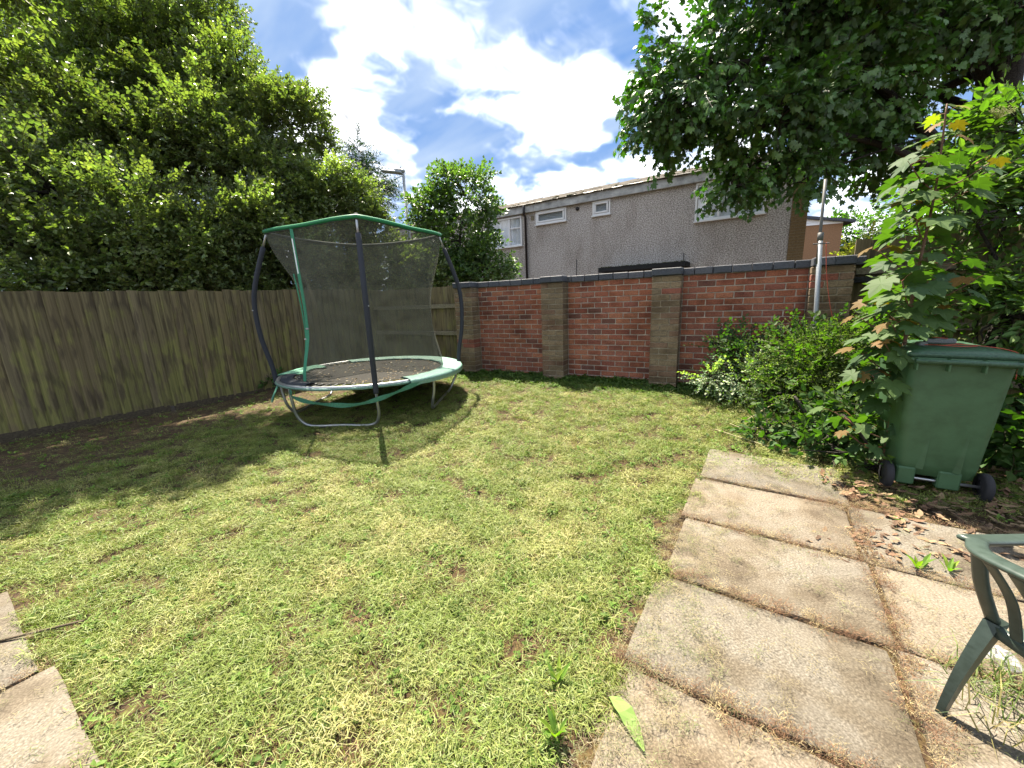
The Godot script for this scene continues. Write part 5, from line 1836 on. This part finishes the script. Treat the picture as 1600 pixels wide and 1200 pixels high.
func build_small():
	var stem := Color(0.11, 0.10, 0.05)
	# dandelions and other single weeds on the paving edge
	var dl := []
	for k in 2:
		var st := stn()
		leaf(st, Vector3.ZERO, Vector3(0, 1, 0.3), Vector3(0, -0.3, 1), 0.13, 0.032, [Color(0.24, 0.33, 0.05), Color(0.16, 0.27, 0.05)][k])
		dl.append(done(st))
	var spots := [[2.063, -1.763, 9, 0.75, "bright lime dandelion clump on the slabs left of the other one near the chair"], [2.187, -1.74, 7, 0.7, "bright dandelion clump nearest the chair back on the slabs"], [0.127, -1.229, 8, 0.7, "upright plantain clump at the lawn edge beside the slabs"], [0.10, -1.04, 8, 0.8, "plantain clump at the bottom edge of the lawn beside the slabs"]]
	for s in spots:
		var t := thing("weed_plant", s[4], "weed", Transform3D(Basis(), on_ground(s[0], s[1]) + Vector3(0, 0.012, 0)), "single weeds by the paving")
		for i in s[2]:
			var a = i * 2.4 + rr(-0.3, 0.3)
			part(t, "leaf", dl[i % 2], M.leaf_soft, Transform3D(frame_of(Vector3(cos(a), rr(0.4, 1.3), sin(a)), Vector3.UP).scaled(Vector3.ONE * s[3] * rr(0.6, 1.1)), Vector3(rr(-0.01, 0.01), 0, rr(-0.01, 0.01))))
	var gt := thing("grass_tuft", "long dry grass tuft growing under the green chair", "grass tuft", Transform3D(Basis(), Vector3(1.66, 0.01, -1.08)))
	for k in 7:
		part(gt, "blades", blades_mesh(340 + k, 26, 0.12, 0.26, 0.07, 1.25, 0.0022), grass_paint([Color(0.16, 0.20, 0.06), Color(0.30, 0.26, 0.12), Color(0.10, 0.15, 0.05)][k % 3]), Transform3D(Basis(Vector3.UP, k), Vector3(rr(-0.14, 0.16), 0, rr(-0.12, 0.14))))
	# fallen dock leaf on the front slab
	var st := stn()
	var lf := []
	for i in 9:
		var u := i / 8.0
		lf.append([Vector3(0.018 * sin(u * 3.0), 0.012 + 0.012 * sin(u * 6.0), -0.08 + 0.19 * u), 0.026 * sin(PI * pow(u, 0.8)) + 0.002])
	st.set_color(Color(0.24, 0.36, 0.10))
	for i in 8:
		var a: Vector3 = lf[i][0]
		var b: Vector3 = lf[i + 1][0]
		var wa := Vector3(lf[i][1], 0.006 * (i % 2), 0)
		var wb := Vector3(lf[i + 1][1], 0.006 * ((i + 1) % 2), 0)
		quad(st, a - Vector3(wa.x, -wa.y, 0), a, b, b - Vector3(wb.x, -wb.y, 0))
		quad(st, a, a + wa, b + wb, b)
	var dk := part(self, "fallen_leaf", done(st), M.leaf_soft, Transform3D(Basis(Vector3.UP, 0.35), Vector3(0.335, 0.022, -1.075)))
	tag(dk, "long fallen green leaf lying on the front slab", "leaf")
	var st2 := stn()
	leaf(st2, Vector3.ZERO, Vector3(1, 0.05, 0.3), Vector3.UP, 0.09, 0.05, Color(0.20, 0.32, 0.07))
	tag(part(self, "fallen_leaf", done(st2), M.leaf_soft, Transform3D(Basis(), Vector3(2.30, 0.045, -2.18))), "small fresh leaf lying alone on the shaded slab before the bin", "leaf")
	# cut stalks by the shrubs
	var sk := [[[2.40, 0.15, -3.85], [2.8, 0.32, -3.95], [3.15, 0.42, -4.0], "long pale cut stalk arching towards the bramble heap"], [[2.2, 0.14, -3.80], [2.27, 0.125, -3.58], [2.36, 0.11, -3.30], "straight pale cut stalk lying on the grass"], [[2.0, 0.12, -3.7], [2.2, 0.11, -3.3], [2.45, 0.09, -2.95], "thin straw stalk lying along the edge of the weeds"]]
	for s in sk:
		var p := []
		for k in 3:
			p.append(Vector3(s[k][0], s[k][1], s[k][2]))
		tag(part(self, "cut_stalk", tube_mesh(curve(p, 5), 0.005, 5), M.straw), s[3], "stalk", "cut stalks by the shrubs")
	# leaning plank behind the trampoline
	var q := Transform3D(Basis(WR, Vector3.UP, WN), WP)
	var pk := thing("wooden_plank", "short grey plank leaning on the fence behind the trampoline", "plank")
	part(pk, "plank", box_mesh(q * Vector3(-2.62, 0.52, 0.16), Vector3(0.075, 0.74, 0.03), 0.004, q.basis * Basis(Vector3(1, 0, 0), -0.16) * Basis(Vector3(0, 0, 1), 0.24)), M.rail)
	part(pk, "batten", box_mesh(q * Vector3(-2.78, 0.86, 0.09), Vector3(0.20, 0.04, 0.03), 0.004, q.basis), M.rail)
	# black plastic scrap at the wall foot, white bag beneath the chair, scraps near the bin
	tag(part(self, "plastic_scrap", crumple(401, Vector3(0.17, 0.045, 0.08)), M.dark_plastic, Transform3D(Basis(Vector3.UP, -0.5), on_ground(-0.30, -7.22) + Vector3(0, 0.05, 0))), "black plastic scrap in the cut grass at the wall foot", "plastic scrap")
	tag(part(self, "plastic_bag", crumple(402, Vector3(0.04, 0.03, 0.05)), M.bag_film, Transform3D(Basis(), Vector3(1.83, 0.04, -1.23))), "crumpled white plastic bag under the green chair", "bag")
	tag(part(self, "plastic_bag", crumple(403, Vector3(0.08, 0.07, 0.06)), M.white_plastic, Transform3D(Basis(), Vector3(3.02, 0.80, -3.05))), "white plastic bag caught in the stems left of the bin", "bag")
	tag(part(self, "wooden_stick", tube_mesh(curve([Vector3(-2.45, 0.02, -1.50), Vector3(-2.28, 0.028, -1.55), Vector3(-2.10, 0.025, -1.62)], 4), 0.006, 5), M.twig), "thin dark stick lying in the grass at the lower left", "stick")
	# brown leaves blown under the bin
	var bx := []
	var bc := []
	var bl := rosette_mesh(411, 4, 0.075, 0.045)
	for i in 560:
		var x := rr(2.25, 3.7)
		var z := rr(-2.75, -1.75) if i % 3 else rr(-2.75, -2.1)
		if i > 480:
			x = 2.0 + rng.randfn(0.0, 0.13)
			z = -1.98 + rng.randfn(0.0, 0.08)
		bx.append(Transform3D(Basis(Vector3.UP, rr(0, TAU)) * Basis(Vector3.RIGHT, rr(-0.4, 0.4)), on_ground(x, z) + Vector3(0, rr(0.01, 0.03), 0)))
		bx[-1] = bx[-1].scaled_local(Vector3(1, 0.35, 1) * rr(0.3, 0.8 if i < 480 else 0.45))
		bc.append([Color(0.17, 0.10, 0.06), Color(0.25, 0.17, 0.10), Color(0.11, 0.07, 0.045)][i % 3] * rr(0.8, 1.2))
	tag(copies(self, "leaf_litter", bl, M.litter, bx, bc), "brown dead leaves scattered around the bin and over the far slabs", "leaves", "", "stuff")

func grass_paint(c: Color) -> StandardMaterial3D:
	var m := leaf_mat(0.5, Color(0.75, 0.85, 0.3), 0.4)
	m.albedo_color = c.linear_to_srgb()
	return m

func crumple(sd: int, s: Vector3) -> ArrayMesh:
	var keep := rng.state
	rng.seed = sd
	var st := stn()
	var g := []
	for j in 7:
		var row := []
		for i in 12:
			var a := TAU * i / 12.0
			var e := PI * j / 6.0
			row.append(Vector3(cos(a) * sin(e) * s.x, cos(e) * s.y, sin(a) * sin(e) * s.z) * (rr(0.7, 1.25) if j > 0 and j < 6 else 1.0))
		g.append(row)
	for j in 6:
		for i in 12:
			quad(st, g[j][i], g[j][(i + 1) % 12], g[j + 1][(i + 1) % 12], g[j + 1][i])
	rng.state = keep
	return done(st)
